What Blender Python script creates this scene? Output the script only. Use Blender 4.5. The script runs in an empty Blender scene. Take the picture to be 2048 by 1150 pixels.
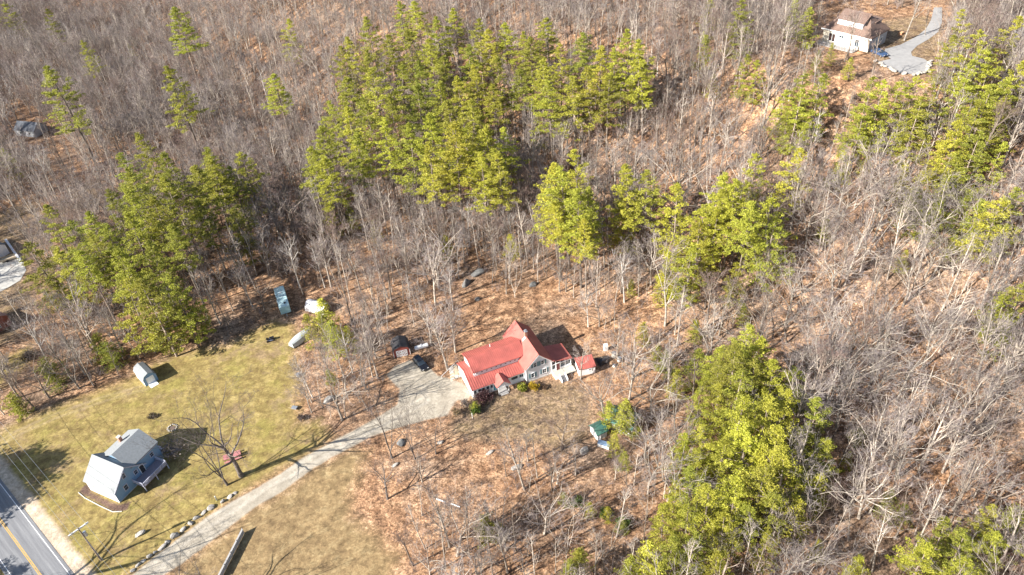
import bpy, math, random, time
import numpy as np
from mathutils import Matrix, Vector, Euler
T0 = time.time()
R = math.radians
scene = bpy.context.scene
COL = scene.collection

# ------------------------------------------------------------------ camera, light, exposure
W0, H0, FPX, CAMH = 2048.0, 1150.0, 1500.0, 118.0
NADIR = (1180.0, 2450.0)
_n = np.array([NADIR[0]-1024, NADIR[1]-575, FPX]); _up = -_n/np.linalg.norm(_n)
_fh = np.array([0, 0, 1.0]) - _up[2]*_up; _fh /= np.linalg.norm(_fh)
_r = np.cross(_fh, _up)
if _r[0] < 0: _r = -_r
cam_data = bpy.data.cameras.new('camera'); cam = bpy.data.objects.new('camera', cam_data); COL.objects.link(cam)
cam_data.sensor_width = 36; cam_data.lens = 36*FPX/W0; cam_data.clip_start = 1; cam_data.clip_end = 6000
_cx = (_r[0], _fh[0], _up[0]); _cy = (-_r[1], -_fh[1], -_up[1]); _cz = (-_r[2], -_fh[2], -_up[2])
cam.matrix_world = Matrix(((_cx[0], _cy[0], _cz[0], 0), (_cx[1], _cy[1], _cz[1], 0), (_cx[2], _cy[2], _cz[2], CAMH), (0, 0, 0, 1)))
scene.camera = cam
SUN_EL, SHADOW_AZ = 31.0, 27.0            # shadows run towards SHADOW_AZ (degrees from +X)
world = bpy.data.worlds.new('World'); scene.world = world; world.use_nodes = True
wn = world.node_tree; bg = wn.nodes['Background']
sky = wn.nodes.new('ShaderNodeTexSky'); sky.sky_type = 'NISHITA'; sky.sun_disc = False
sun_dir = Vector((-math.cos(R(SHADOW_AZ))*math.cos(R(SUN_EL)), -math.sin(R(SHADOW_AZ))*math.cos(R(SUN_EL)), math.sin(R(SUN_EL))))
sky.sun_elevation = R(SUN_EL); sky.sun_rotation = math.atan2(sun_dir.x, sun_dir.y)
sky.air_density = 1.0; sky.dust_density = 1.0
wn.links.new(sky.outputs[0], bg.inputs[0]); bg.inputs[1].default_value = 0.072
sl = bpy.data.lights.new('sun', 'SUN'); sl.energy = 5.0; sl.angle = R(0.5); sl.color = (1.0, 0.945, 0.865)
so = bpy.data.objects.new('sun', sl); COL.objects.link(so); so.location = sun_dir*300
so.rotation_euler = sun_dir.to_track_quat('Z', 'Y').to_euler()
scene.view_settings.view_transform = 'Standard'; scene.view_settings.look = 'None'
scene.view_settings.exposure = 1.4; scene.view_settings.gamma = 1.0; scene.view_settings.use_curve_mapping = False

# ------------------------------------------------------------------ terrain height and pixel -> ground
def smooth(a, b, x):
    t = np.clip((x-a)/(b-a), 0, 1); return t*t*(3-2*t)
HILL = 35.0
PLAT = (100.0, 198.0)
def hill0(x, y):
    q = 0.7*x + 0.65*(y-140.0)
    return HILL*smooth(8, 112, q)
PZ = None
def hz(x, y):
    x = np.asarray(x, float); y = np.asarray(y, float)
    h = hill0(x, y)
    w = smooth(3, 30, h)*0.5 + 0.12
    h = h + w*(0.9*np.sin(x*0.071+1.3)*np.sin(y*0.083+0.4) + 0.5*np.sin(x*0.19+y*0.13+2.0))*smooth(118, 150, y + 0.25*np.abs(x+10))
    d = np.hypot(x-PLAT[0], y-PLAT[1]); k = 1 - smooth(20, 42, d)
    return h*(1-k) + PZ*k
PZ = float(hill0(*PLAT))
def ray(u, v):
    d = np.array([u-1024.0, v-575.0, FPX]); return np.array([d.dot(_r), d.dot(_fh), d.dot(_up)])
def at(u, v, h=0.0):
    """ground point (x, y, z) over which a point at height h shows at photo pixel (u, v)"""
    d = ray(u, v); d = d/-d[2]
    ts = np.linspace(20, CAMH, 500)
    z = CAMH - ts; g = hz(d[0]*ts, d[1]*ts) + h
    i = np.argmax(z <= g)
    if z[i] > g[i]: t = ts[-1] - h
    else:
        a, b = ts[max(i-1, 0)], ts[i]
        for _ in range(18):
            m = (a+b)/2
            if CAMH-m <= float(hz(d[0]*m, d[1]*m)) + h: b = m
            else: a = m
        t = b
    x, y = d[0]*t, d[1]*t
    return Vector((x, y, float(hz(x, y))))
def pix(p):
    q = np.array([p[0], p[1], p[2]-CAMH]); c = q[0]*_r + q[1]*_fh + q[2]*_up
    return 1024+FPX*c[0]/c[2], 575+FPX*c[1]/c[2], c[2]
def pix_np(x, y, z):
    cx = x*_r[0]+y*_fh[0]+(z-CAMH)*_up[0]; cy = x*_r[1]+y*_fh[1]+(z-CAMH)*_up[1]; cz = x*_r[2]+y*_fh[2]+(z-CAMH)*_up[2]
    cz = np.where(cz < 1, 1, cz)
    return 1024+FPX*cx/cz, 575+FPX*cy/cz

# ------------------------------------------------------------------ materials
def nodes_of(m):
    m.use_nodes = True; return m.node_tree.nodes, m.node_tree.links
def ramp(nd, lk, fac, stops):
    r = nd.new('ShaderNodeValToRGB'); e = r.color_ramp.elements
    while len(e) > len(stops): e.remove(e[-1])
    while len(e) < len(stops): e.new(0.5)
    for el, (p, c) in zip(e, stops): el.position = p; el.color = (*c, 1)
    lk.new(fac, r.inputs[0]); return r.outputs[0]
def noise(nd, lk, vec, scale, detail=4, rough=0.6, out='Fac'):
    n = nd.new('ShaderNodeTexNoise'); n.inputs['Scale'].default_value = scale; n.inputs['Detail'].default_value = detail
    n.inputs['Roughness'].default_value = rough
    if vec is not None: lk.new(vec, n.inputs['Vector'])
    return n.outputs[out]
def mixc(nd, lk, fac, a, b, mode='MIX'):
    m = nd.new('ShaderNodeMix'); m.data_type = 'RGBA'; m.blend_type = mode
    for s, v in ((0, fac), (6, a), (7, b)):
        if isinstance(v, (int, float)): m.inputs[s].default_value = v
        elif isinstance(v, tuple): m.inputs[s].default_value = (*v, 1)
        else: lk.new(v, m.inputs[s])
    return m.outputs[2]
def math_n(nd, lk, op, a, b=None, clamp=False):
    m = nd.new('ShaderNodeMath'); m.operation = op; m.use_clamp = clamp
    for i, v in enumerate((a, b)):
        if v is None: continue
        if isinstance(v, (int, float)): m.inputs[i].default_value = v
        else: lk.new(v, m.inputs[i])
    return m.outputs[0]
MATS = {}
def mat(name, col, rough=0.7, var=0.15, scale=3.0, metal=0.0, bump=0.0, spec=0.5, wave=None):
    """plain surface with procedural colour variation and fine relief"""
    if name in MATS: return MATS[name]
    m = bpy.data.materials.new(name); nd, lk = nodes_of(m); b = nd['Principled BSDF']
    tc = nd.new('ShaderNodeTexCoord'); f = noise(nd, lk, tc.outputs['Object'], scale, 5, 0.65)
    lo = tuple(c*(1-var) for c in col); hi = tuple(min(1, c*(1+var)) for c in col)
    c = ramp(nd, lk, f, [(0.3, lo), (0.7, hi)])
    lk.new(c, b.inputs['Base Color']); b.inputs['Roughness'].default_value = rough; b.inputs['Metallic'].default_value = metal
    b.inputs['Specular IOR Level'].default_value = spec
    if bump or wave:
        bp = nd.new('ShaderNodeBump'); bp.inputs['Strength'].default_value = bump or 0.4; bp.inputs['Distance'].default_value = 0.03
        if wave:
            w = nd.new('ShaderNodeTexWave'); w.bands_direction = 'Z'; w.inputs['Scale'].default_value = wave
            lk.new(tc.outputs['Object'], w.inputs['Vector']); lk.new(w.outputs['Fac'], bp.inputs['Height'])
        else: lk.new(noise(nd, lk, tc.outputs['Object'], scale*6, 3), bp.inputs['Height'])
        lk.new(bp.outputs[0], b.inputs['Normal'])
    MATS[name] = m; return m
def foliage_mat(name, lo, hi, trans=0.3, rnd=0.2):
    m = bpy.data.materials.new(name); nd, lk = nodes_of(m); b = nd['Principled BSDF']; out = nd['Material Output']
    geo = nd.new('ShaderNodeNewGeometry'); oi = nd.new('ShaderNodeObjectInfo')
    f = noise(nd, lk, geo.outputs['Position'], 0.9, 3, 0.7)
    f = math_n(nd, lk, 'ADD', f, math_n(nd, lk, 'MULTIPLY', math_n(nd, lk, 'SUBTRACT', geo.outputs['Random Per Island'], 0.5), 0.5))
    c = ramp(nd, lk, f, [(0.25, lo), (0.75, hi)])
    v = math_n(nd, lk, 'ADD', math_n(nd, lk, 'MULTIPLY', oi.outputs['Random'], 2*rnd), 1-rnd)
    hs = nd.new('ShaderNodeHueSaturation'); lk.new(c, hs.inputs['Color']); lk.new(v, hs.inputs['Value'])
    h2 = math_n(nd, lk, 'ADD', math_n(nd, lk, 'MULTIPLY', math_n(nd, lk, 'FRACT', math_n(nd, lk, 'MULTIPLY', oi.outputs['Random'], 7.3)), 0.024), 0.486)
    lk.new(h2, hs.inputs['Hue'])
    lk.new(hs.outputs[0], b.inputs['Base Color']); b.inputs['Roughness'].default_value = 0.6; b.inputs['Specular IOR Level'].default_value = 0.25
    tr = nd.new('ShaderNodeBsdfTranslucent'); lk.new(hs.outputs[0], tr.inputs[0])
    ms = nd.new('ShaderNodeMixShader'); ms.inputs[0].default_value = trans
    lk.new(b.outputs[0], ms.inputs[1]); lk.new(tr.outputs[0], ms.inputs[2]); lk.new(ms.outputs[0], out.inputs['Surface'])
    return m
def bark_mat(name, lo, hi, rnd=0.3, rough=0.9):
    m = bpy.data.materials.new(name); nd, lk = nodes_of(m); b = nd['Principled BSDF']
    geo = nd.new('ShaderNodeNewGeometry'); oi = nd.new('ShaderNodeObjectInfo')
    f = noise(nd, lk, geo.outputs['Position'], 2.2, 4, 0.7)
    c = ramp(nd, lk, f, [(0.35, lo), (0.65, hi)])
    v = math_n(nd, lk, 'ADD', math_n(nd, lk, 'MULTIPLY', oi.outputs['Random'], 2*rnd), 1-rnd)
    hs = nd.new('ShaderNodeHueSaturation'); lk.new(c, hs.inputs['Color']); lk.new(v, hs.inputs['Value'])
    lk.new(hs.outputs[0], b.inputs['Base Color']); b.inputs['Roughness'].default_value = rough; b.inputs['Specular IOR Level'].default_value = 0.2
    return m
PINE_MATS = {
    'bright yellow-green': foliage_mat('needles_yellow_green', (0.24, 0.25, 0.025), (0.55, 0.53, 0.075)),
    'mid-green': foliage_mat('needles_mid_green', (0.20, 0.215, 0.026), (0.48, 0.47, 0.07)),
    'dull olive-green': foliage_mat('needles_olive', (0.15, 0.165, 0.024), (0.37, 0.37, 0.06)),
}
BARK = bark_mat('bark_grey', (0.19, 0.16, 0.135), (0.52, 0.455, 0.38))
TWIG = bark_mat('twig_grey', (0.145, 0.12, 0.12), (0.34, 0.295, 0.285))
PBARK = bark_mat('bark_pine', (0.13, 0.10, 0.08), (0.34, 0.28, 0.22))
BBARK = bark_mat('bark_brown', (0.12, 0.095, 0.075), (0.30, 0.245, 0.20)); BTWIG = bark_mat('twig_red_brown', (0.13, 0.085, 0.075), (0.28, 0.20, 0.175))
DBARK = bark_mat('bark_dark', (0.075, 0.062, 0.055), (0.20, 0.17, 0.15))
LBARK = bark_mat('bark_pale_grey', (0.22, 0.19, 0.16), (0.54, 0.48, 0.40))
BIRCH = bark_mat('bark_birch', (0.36, 0.33, 0.29), (0.62, 0.58, 0.53), 0.1)
RED_ROOF = mat('red_metal_roof', (0.43, 0.125, 0.10), 0.55, 0.22, 0.5, 0.0)
WHITE_WALL = mat('white_clapboard', (0.74, 0.75, 0.76), 0.6, 0.05, 1.5, wave=1.6)
WHITE = mat('white_trim', (0.78, 0.78, 0.77), 0.5, 0.04, 2)
BLUE_WALL = mat('blue_grey_siding', (0.19, 0.31, 0.45), 0.6, 0.07, 1.5, wave=1.6)
GREY_SHINGLE = mat('grey_shingles', (0.24, 0.255, 0.262), 0.9, 0.14, 2.5, bump=0.3)
BROWN_SHINGLE = mat('brown_shingles', (0.18, 0.118, 0.092), 0.85, 0.14, 1.8, bump=0.3)
CREAM = mat('cream_siding', (0.62, 0.56, 0.46), 0.7, 0.06, 1.5, wave=1.6)
BLUEGREY = mat('grey_wood_siding', (0.36, 0.38, 0.41), 0.75, 0.12, 2, wave=1.6)
GLASS = mat('window_glass', (0.045, 0.06, 0.075), 0.12, 0.1, 1, spec=0.8)
SHUT = mat('teal_shutter', (0.13, 0.23, 0.26), 0.6, 0.08, 2)
BRICKM = mat('chimney_brick', (0.40, 0.20, 0.14), 0.85, 0.25, 9, bump=0.3)
CONC = mat('concrete', (0.48, 0.45, 0.40), 0.85, 0.15, 3, bump=0.2)
STONE = mat('granite', (0.26, 0.25, 0.235), 0.9, 0.4, 2.2, bump=0.5)
STONE2 = mat('mossy_granite', (0.15, 0.15, 0.145), 0.9, 0.4, 1.7, bump=0.5)
WOODG = mat('weathered_wood', (0.36, 0.35, 0.34), 0.85, 0.2, 4, bump=0.2)
WOODT = mat('tan_wood', (0.46, 0.38, 0.27), 0.8, 0.15, 4, bump=0.2)
DARK = mat('dark_interior', (0.03, 0.03, 0.035), 0.7, 0.2, 2)
BLACK = mat('black_rubber', (0.02, 0.02, 0.022), 0.6, 0.2, 3)
METAL = mat('grey_metal', (0.42, 0.44, 0.46), 0.4, 0.1, 3, metal=0.6)
DECKM = mat('deck_boards', (0.24, 0.21, 0.24), 0.8, 0.15, 4)
RAILM = mat('lilac_grey_rail', (0.42, 0.43, 0.52), 0.7, 0.08, 4)
TEAL = mat('teal_trailer_skin', (0.28, 0.46, 0.50), 0.5, 0.12, 1.2)
TARPW = mat('white_tarp', (0.66, 0.65, 0.66), 0.6, 0.08, 1.5, bump=0.3)
TARPG = mat('grey_tarp', (0.42, 0.45, 0.45), 0.6, 0.1, 1.5, bump=0.3)
GREEN_ROOF = mat('green_roof', (0.06, 0.165, 0.13), 0.6, 0.12, 1.5)
REDWOOD = mat('barn_red', (0.30, 0.08, 0.06), 0.8, 0.15, 3)
PINKT = mat('faded_red_paint', (0.42, 0.17, 0.17), 0.75, 0.12, 3)
BRICKRED = mat('red_brown_siding', (0.28, 0.10, 0.07), 0.8, 0.12, 2, wave=1.6)
CARBLACK = mat('black_car_paint', (0.012, 0.013, 0.018), 0.2, 0.1, 1, spec=0.7)
CARBLUE = mat('blue_car_paint', (0.045, 0.08, 0.16), 0.25, 0.08, 1, spec=0.7)
DKROOF = mat('charcoal_roof', (0.10, 0.11, 0.13), 0.8, 0.2, 2, bump=0.3)
PORCHFL = mat('porch_floor', (0.44, 0.41, 0.35), 0.8, 0.1, 3)

# ------------------------------------------------------------------ mesh helpers
class MB:
    def __init__(s): s.v = []; s.f = []; s.m = []
    def add(s, vs, fs, mi=0):
        o = len(s.v); s.v.extend([tuple(map(float, p)) for p in vs]); s.f.extend([tuple(i+o for i in f) for f in fs]); s.m.extend([mi]*len(fs))
    def box(s, x0, x1, y0, y1, z0, z1, mi=0):
        s.add([(x0,y0,z0),(x1,y0,z0),(x1,y1,z0),(x0,y1,z0),(x0,y0,z1),(x1,y0,z1),(x1,y1,z1),(x0,y1,z1)],
              [(0,3,2,1),(4,5,6,7),(0,1,5,4),(1,2,6,5),(2,3,7,6),(3,0,4,7)], mi)
        return s
    def obox(s, c, size, rz=0, rx=0, ry=0, mi=0):
        M = Matrix.Translation(c) @ Euler((rx, ry, rz)).to_matrix().to_4x4()
        a, b, d = size[0]/2, size[1]/2, size[2]/2
        vs = [M @ Vector(p) for p in [(-a,-b,-d),(a,-b,-d),(a,b,-d),(-a,b,-d),(-a,-b,d),(a,-b,d),(a,b,d),(-a,b,d)]]
        s.add(vs, [(0,3,2,1),(4,5,6,7),(0,1,5,4),(1,2,6,5),(2,3,7,6),(3,0,4,7)], mi); return s
    def prism(s, poly, vec, mi=0):
        n = len(poly); vec = Vector(vec); a = [Vector(p) for p in poly]; b = [p+vec for p in a]
        s.add(a+b, [tuple(range(n-1,-1,-1)), tuple(range(n, 2*n))]+[(i,(i+1)%n,(i+1)%n+n,i+n) for i in range(n)], mi); return s
    def slab(s, quad, th, mi=0):
        q = [Vector(p) for p in quad]; return s.prism([p-Vector((0,0,th)) for p in q], (0,0,th), mi)
    def tube(s, p0, p1, r0, r1=None, n=8, caps=True, mi=0):
        r1 = r0 if r1 is None else r1; p0 = Vector(p0); p1 = Vector(p1); d = (p1-p0).normalized()
        a = d.orthogonal().normalized(); b = d.cross(a)
        vs = []
        for p, r in ((p0, r0), (p1, r1)):
            for i in range(n): t = 2*math.pi*i/n; vs.append(p+a*math.cos(t)*r+b*math.sin(t)*r)
        fs = [(i,(i+1)%n,(i+1)%n+n,i+n) for i in range(n)]
        if caps: fs += [tuple(range(n-1,-1,-1)), tuple(range(n,2*n))]
        s.add(vs, fs, mi); return s
    def mesh(s, name, *mats, smooth_=False):
        me = bpy.data.meshes.new(name); me.from_pydata(s.v, [], s.f)
        for m in mats: me.materials.append(m)
        if len(mats) > 1: me.polygons.foreach_set('material_index', s.m)
        if smooth_: me.polygons.foreach_set('use_smooth', [True]*len(s.f))
        me.update(); return me
def link(name, data, parent=None, loc=None, rz=None):
    o = bpy.data.objects.new(name, data); COL.objects.link(o)
    if parent is not None: o.parent = parent
    if loc is not None: o.location = loc
    if rz is not None: o.rotation_euler = (0, 0, rz)
    return o
def tag(o, label=None, cat=None, group=None, kind=None):
    if label: o['label'] = label
    if cat: o['category'] = cat
    if group: o['group'] = group
    if kind: o['kind'] = kind
    return o
def thing(name, loc, rz, label, cat, group=None):
    o = link(name, None, loc=loc, rz=rz); o.empty_display_size = 0.3; return tag(o, label, cat, group)
def part(name, mb, m, parent, label=None, sm=False, kind=None):
    ms = m if isinstance(m, (list, tuple)) else [m]
    o = link(name, mb.mesh(name, *ms, smooth_=sm), parent); return tag(o, label, kind=kind)
def bevel(o, w=0.03, seg=2):
    b = o.modifiers.new('bevel', 'BEVEL'); b.width = w; b.segments = seg; b.limit_method = 'ANGLE'; return o
def np_mesh(name, V, F, mats, mi=None):
    """V (n,3) array, F list of (m,k) int arrays of tris / quads"""
    me = bpy.data.meshes.new(name)
    V = np.asarray(V, np.float32); nl = sum(f.size for f in F); nf = sum(len(f) for f in F)
    me.vertices.add(len(V)); me.vertices.foreach_set('co', V.ravel())
    me.loops.add(nl); me.polygons.add(nf)
    me.loops.foreach_set('vertex_index', np.concatenate([f.ravel() for f in F]).astype(np.int32))
    tot = np.concatenate([np.full(len(f), f.shape[1]) for f in F]); st = np.concatenate([[0], np.cumsum(tot)[:-1]])
    me.polygons.foreach_set('loop_start', st.astype(np.int32)); me.polygons.foreach_set('loop_total', tot.astype(np.int32))
    for m in mats: me.materials.append(m)
    if mi is not None: me.polygons.foreach_set('material_index', np.asarray(mi, np.int32))
    me.update(calc_edges=True); return me

# ------------------------------------------------------------------ ground sheet with cover masks
def wpoly(px, close_h=0.0):
    return np.array([tuple(at(u, v))[:2] for u, v in px])
def sdist(P, poly):
    """signed distance of points P (n,2) to polygon, negative inside"""
    d = np.full(len(P), 1e9); inside = np.zeros(len(P), bool); n = len(poly)
    for i in range(n):
        a, b = poly[i], poly[(i+1) % n]; e = b-a; w = P-a
        t = np.clip((w@e)/(e@e+1e-9), 0, 1); q = w-t[:, None]*e; d = np.minimum(d, np.hypot(q[:, 0], q[:, 1]))
        c = ((a[1] > P[:, 1]) != (b[1] > P[:, 1]))
        xs = (b[0]-a[0])*(P[:, 1]-a[1])/((b[1]-a[1]) if abs(b[1]-a[1]) > 1e-9 else 1e-9)+a[0]
        inside ^= c & (P[:, 0] < xs)
    return np.where(inside, -d, d)
def inside_any(P, polys, margin=0.0):
    r = np.zeros(len(P), bool)
    for p in polys: r |= sdist(P, p) < margin
    return r
LAWN_PX = [(-60, 880), (0, 862), (60, 832), (130, 805), (200, 778), (258, 758), (300, 728), (352, 706), (402, 694), (452, 694), (500, 664), (545, 642), (585, 648),
           (592, 680), (588, 720), (602, 770), (596, 810), (590, 850), (640, 838), (660, 870), (640, 900), (512, 972), (400, 1045), (262, 1150), (180, 1260), (60, 1260), (-60, 1110), (-80, 1000)]
LAWN2_PX = [(290, 1200), (376, 1120), (512, 1014), (625, 940), (700, 900), (735, 905), (722, 950), (700, 990), (705, 1030), (750, 1070), (800, 1110), (770, 1200)]
YARD_PX = [(905, 845), (935, 812), (950, 795), (1060, 775), (1110, 762), (1150, 765), (1175, 790), (1190, 830), (1175, 880), (1120, 905), (1050, 885), (960, 880), (900, 870)]
LEFTYARD_PX = [(-60, 470), (0, 420), (60, 400), (110, 420), (150, 360), (210, 370), (215, 395), (110, 450), (60, 520), (70, 600), (30, 680), (-60, 720)]
LEFT_LOW_PX = [(-80, 760), (0, 718), (60, 690), (60, 725), (0, 775), (-80, 800)]
DRIVE_PX = [(190, 1215), (265, 1150), (326, 1100), (426, 1025), (512, 977), (562, 947), (612, 912), (667, 882), (700, 865), (748, 838), (795, 809), (800, 778), (782, 762),
            (772, 750), (792, 731), (820, 720), (862, 738), (876, 752), (900, 758), (925, 766), (942, 788), (935, 800), (913, 800), (905, 812), (896, 830), (840, 843), (788, 857), (745, 872), (687, 902), (625, 937), (562, 985), (512, 1012), (376, 1118), (328, 1150), (262, 1215)]
SHOULDER_PX = [(-40, 900), (28, 975), (66, 1010), (110, 1050), (150, 1095), (165, 1120), (150, 1150), (200, 1215), (240, 1215), (262, 1150), (300, 1120), (200, 1215), (180, 1215), (130, 1150), (0, 968), (-40, 915)]
BED_PX = [(158, 985), (165, 972), (178, 968), (182, 985), (238, 1010), (262, 1002), (256, 1020), (235, 1025), (200, 1008)]
CLEAR_PX = [(905, 640), (930, 560), (980, 590), (1060, 560), (1110, 580), (1140, 600), (1130, 640), (1110, 660), (1180, 700), (1180, 760), (1000, 640), (960, 690)]
PALE_PX = [(1090, 900), (1180, 900), (1180, 960), (1300, 1010), (1260, 1080), (1180, 1060), (1120, 1100), (1020, 1100), (900, 1080), (780, 1040), (740, 980), (800, 930), (900, 930), (1000, 960)]
TRYARD_PX = [(1745, 60), (1770, 40), (1860, 30), (1890, 60), (1880, 110), (1860, 150), (1810, 150), (1750, 130)]
POLY = {k: wpoly(v) for k, v in dict(lawn=LAWN_PX, lawn2=LAWN2_PX, yard=YARD_PX, left=LEFTYARD_PX, low=LEFT_LOW_PX, drive=DRIVE_PX, bed=BED_PX, clear=CLEAR_PX, tryard=TRYARD_PX).items()}
# the road: two parallel edges on the flat
RA, RB = at(0, 967), at(140, 1150)
rdir = (RB-RA).normalized(); rdir.z = 0; rdir.normalize(); rnor = Vector((-rdir.y, rdir.x, 0))     # rnor points to the lawn
if rnor.dot(at(230, 940)-RA) < 0: rnor = -rnor
def road_pt(s, t, z=0.0): return RA + rdir*s + rnor*t + Vector((0, 0, z-RA.z))
def gridlines(segs):
    out = []
    for a, b, st in segs: out.extend(np.arange(a, b, st))
    out.append(segs[-1][1]); return np.array(out)
gx = gridlines([(-1500, -400, 110), (-400, -136, 4), (-136, 40, 0.7), (40, 300, 4), (300, 1500, 120)])
gy = gridlines([(-400, 30, 30), (30, 66, 4), (66, 168, 0.7), (168, 540, 4), (540, 1800, 126)])
X, Y = np.meshgrid(gx, gy); PX = np.stack([X.ravel(), Y.ravel()], 1)
Z = hz(PX[:, 0], PX[:, 1])
def field(*keys):
    d = np.full(len(PX), 1e9); near = (PX[:, 0] > -250) & (PX[:, 0] < 160) & (PX[:, 1] > 20) & (PX[:, 1] < 300)
    q = PX[near]
    for k in keys: d[near] = np.minimum(d[near], sdist(q, POLY[k]))
    return d
sd_lawn = field('lawn', 'lawn2', 'low'); sd_dry = field('lawn2'); sd_yard = field('yard', 'left', 'tryard'); sd_drive = field('drive'); sd_bed = field('bed')
rt = (PX-np.array([RA.x, RA.y]))@np.array([rnor.x, rnor.y])
sd_sh = np.abs(rt-1.0)-2.0
def line_dist(px):
    q = [np.array(tuple(at(u, v))[:2]) for u, v in px]; d = np.full(len(PX), 1e9)
    for a, b_ in zip(q[:-1], q[1:]):
        e = b_-a; w = PX-a; t_ = np.clip((w@e)/(e@e), 0, 1); z_ = w-t_[:, None]*e; d = np.minimum(d, np.hypot(z_[:, 0], z_[:, 1]))
    return d
_tk = [(-40, 912), (30, 868), (110, 832), (190, 803), (250, 785), (300, 772)]
_dr = [(240, 1200), (297, 1148), (376, 1072), (470, 1012), (537, 966), (600, 935), (650, 905), (720, 868), (790, 832), (850, 800)]
sd_rut = np.abs(line_dist(_dr)-0.85)-0.30
sd_track = np.abs(line_dist(_tk)-0.75)-0.28
Z = Z - np.where((np.abs(rt+4) < 5.5), 0.03, 0)
rng = np.random.default_rng(3)
nx, ny = len(gx), len(gy)
idx = np.arange(nx*ny).reshape(ny, nx)
quads = np.stack([idx[:-1, :-1], idx[:-1, 1:], idx[1:, 1:], idx[1:, :-1]], -1).reshape(-1, 4)
def ground_material():
    m = bpy.data.materials.new('ground_cover'); nd, lk = nodes_of(m); b = nd['Principled BSDF']
    geo = nd.new('ShaderNodeNewGeometry'); P = geo.outputs['Position']
    def attr(n):
        a = nd.new('ShaderNodeAttribute'); a.attribute_name = n; return a.outputs['Fac']
    big = noise(nd, lk, P, 0.06, 4); mid = noise(nd, lk, P, 0.45, 5, 0.7); fine = noise(nd, lk, P, 3.2, 5, 0.8); grain = noise(nd, lk, P, 9.0, 3, 0.9)
    # leaf litter
    f = math_n(nd, lk, 'ADD', math_n(nd, lk, 'MULTIPLY', fine, 0.55), math_n(nd, lk, 'MULTIPLY', mid, 0.45))
    leaf = ramp(nd, lk, f, [(0.38, (0.06, 0.038, 0.028)), (0.455, (0.19, 0.108, 0.064)), (0.52, (0.37, 0.215, 0.12)), (0.61, (0.60, 0.41, 0.26))])
    leafg = ramp(nd, lk, f, [(0.38, (0.055, 0.042, 0.036)), (0.5, (0.23, 0.16, 0.112)), (0.61, (0.50, 0.37, 0.27))])
    leaf = mixc(nd, lk, ramp(nd, lk, big, [(0.45, (0, 0, 0)), (0.7, (1, 1, 1))]), leaf, leafg)
    # lawn
    g1 = math_n(nd, lk, 'ADD', math_n(nd, lk, 'MULTIPLY', fine, 0.35), math_n(nd, lk, 'MULTIPLY', mid, 0.65))
    lawn = ramp(nd, lk, g1, [(0.36, (0.14, 0.095, 0.045)), (0.46, (0.21, 0.155, 0.06)), (0.54, (0.285, 0.22, 0.082)), (0.66, (0.37, 0.29, 0.13))])
    gg = noise(nd, lk, P, 0.16, 5, 0.7)
    lawn = mixc(nd, lk, ramp(nd, lk, gg, [(0.50, (0, 0, 0)), (0.64, (0.6, 0.6, 0.6))]), lawn, ramp(nd, lk, fine, [(0.35, (0.19, 0.165, 0.045)), (0.65, (0.30, 0.265, 0.072))]))
    lawn = mixc(nd, lk, ramp(nd, lk, noise(nd, lk, P, 0.11, 6, 0.75), [(0.53, (0, 0, 0)), (0.64, (0.7, 0.7, 0.7))]), lawn, (0.25, 0.175, 0.11))
    yard = mixc(nd, lk, ramp(nd, lk, mid, [(0.35, (0, 0, 0)), (0.65, (1, 1, 1))]), leafg, ramp(nd, lk, fine, [(0.35, (0.15, 0.105, 0.055)), (0.65, (0.35, 0.25, 0.13))]))
    lawn = mixc(nd, lk, math_n(nd, lk, 'ADD', math_n(nd, lk, 'MULTIPLY', attr('dry'), -0.25), 1.6, clamp=True), lawn, ramp(nd, lk, g1, [(0.36, (0.13, 0.088, 0.048)), (0.5, (0.255, 0.178, 0.09)), (0.64, (0.37, 0.28, 0.15))]))
    def edge(name, soft, amt):
        a = attr(name); n = math_n(nd, lk, 'MULTIPLY', math_n(nd, lk, 'SUBTRACT', math_n(nd, lk, 'ADD', math_n(nd, lk, 'ADD', math_n(nd, lk, 'MULTIPLY', mid, 0.4), math_n(nd, lk, 'MULTIPLY', fine, 0.3)), math_n(nd, lk, 'MULTIPLY', gg, 0.3)), 0.5), amt)
        return math_n(nd, lk, 'ADD', math_n(nd, lk, 'MULTIPLY', math_n(nd, lk, 'ADD', a, n), -1.0/soft), 0.5, clamp=True)
    grav = ramp(nd, lk, math_n(nd, lk, 'ADD', math_n(nd, lk, 'MULTIPLY', mid, 0.6), math_n(nd, lk, 'MULTIPLY', grain, 0.4)), [(0.35, (0.24, 0.21, 0.168)), (0.52, (0.37, 0.33, 0.265)), (0.65, (0.48, 0.43, 0.355))])
    grav = mixc(nd, lk, math_n(nd, lk, 'MULTIPLY', edge('rut', 0.7, 1.2), 0.5), grav, (0.52, 0.48, 0.41))
    sand = ramp(nd, lk, math_n(nd, lk, 'ADD', math_n(nd, lk, 'MULTIPLY', mid, 0.5), math_n(nd, lk, 'MULTIPLY', grain, 0.5)), [(0.35, (0.36, 0.28, 0.20)), (0.62, (0.58, 0.48, 0.37))])
    bed = ramp(nd, lk, fine, [(0.35, (0.07, 0.045, 0.035)), (0.65, (0.20, 0.13, 0.10))])
    lawn = mixc(nd, lk, math_n(nd, lk, 'MULTIPLY', edge('track', 0.8, 1.5), 0.55), lawn, ramp(nd, lk, fine, [(0.35, (0.30, 0.235, 0.135)), (0.65, (0.43, 0.345, 0.22))]))
    c = mixc(nd, lk, edge('yard', 3.0, 9.0), leaf, yard)
    c = mixc(nd, lk, edge('lawn', 3.5, 13.0), c, lawn)
    c = mixc(nd, lk, edge('shoulder', 1.0, 4.5), c, sand)
    c = mixc(nd, lk, edge('bed', 0.5, 1.0), c, bed)
    c = mixc(nd, lk, edge('drive', 0.5, 1.7), c, grav)
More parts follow.
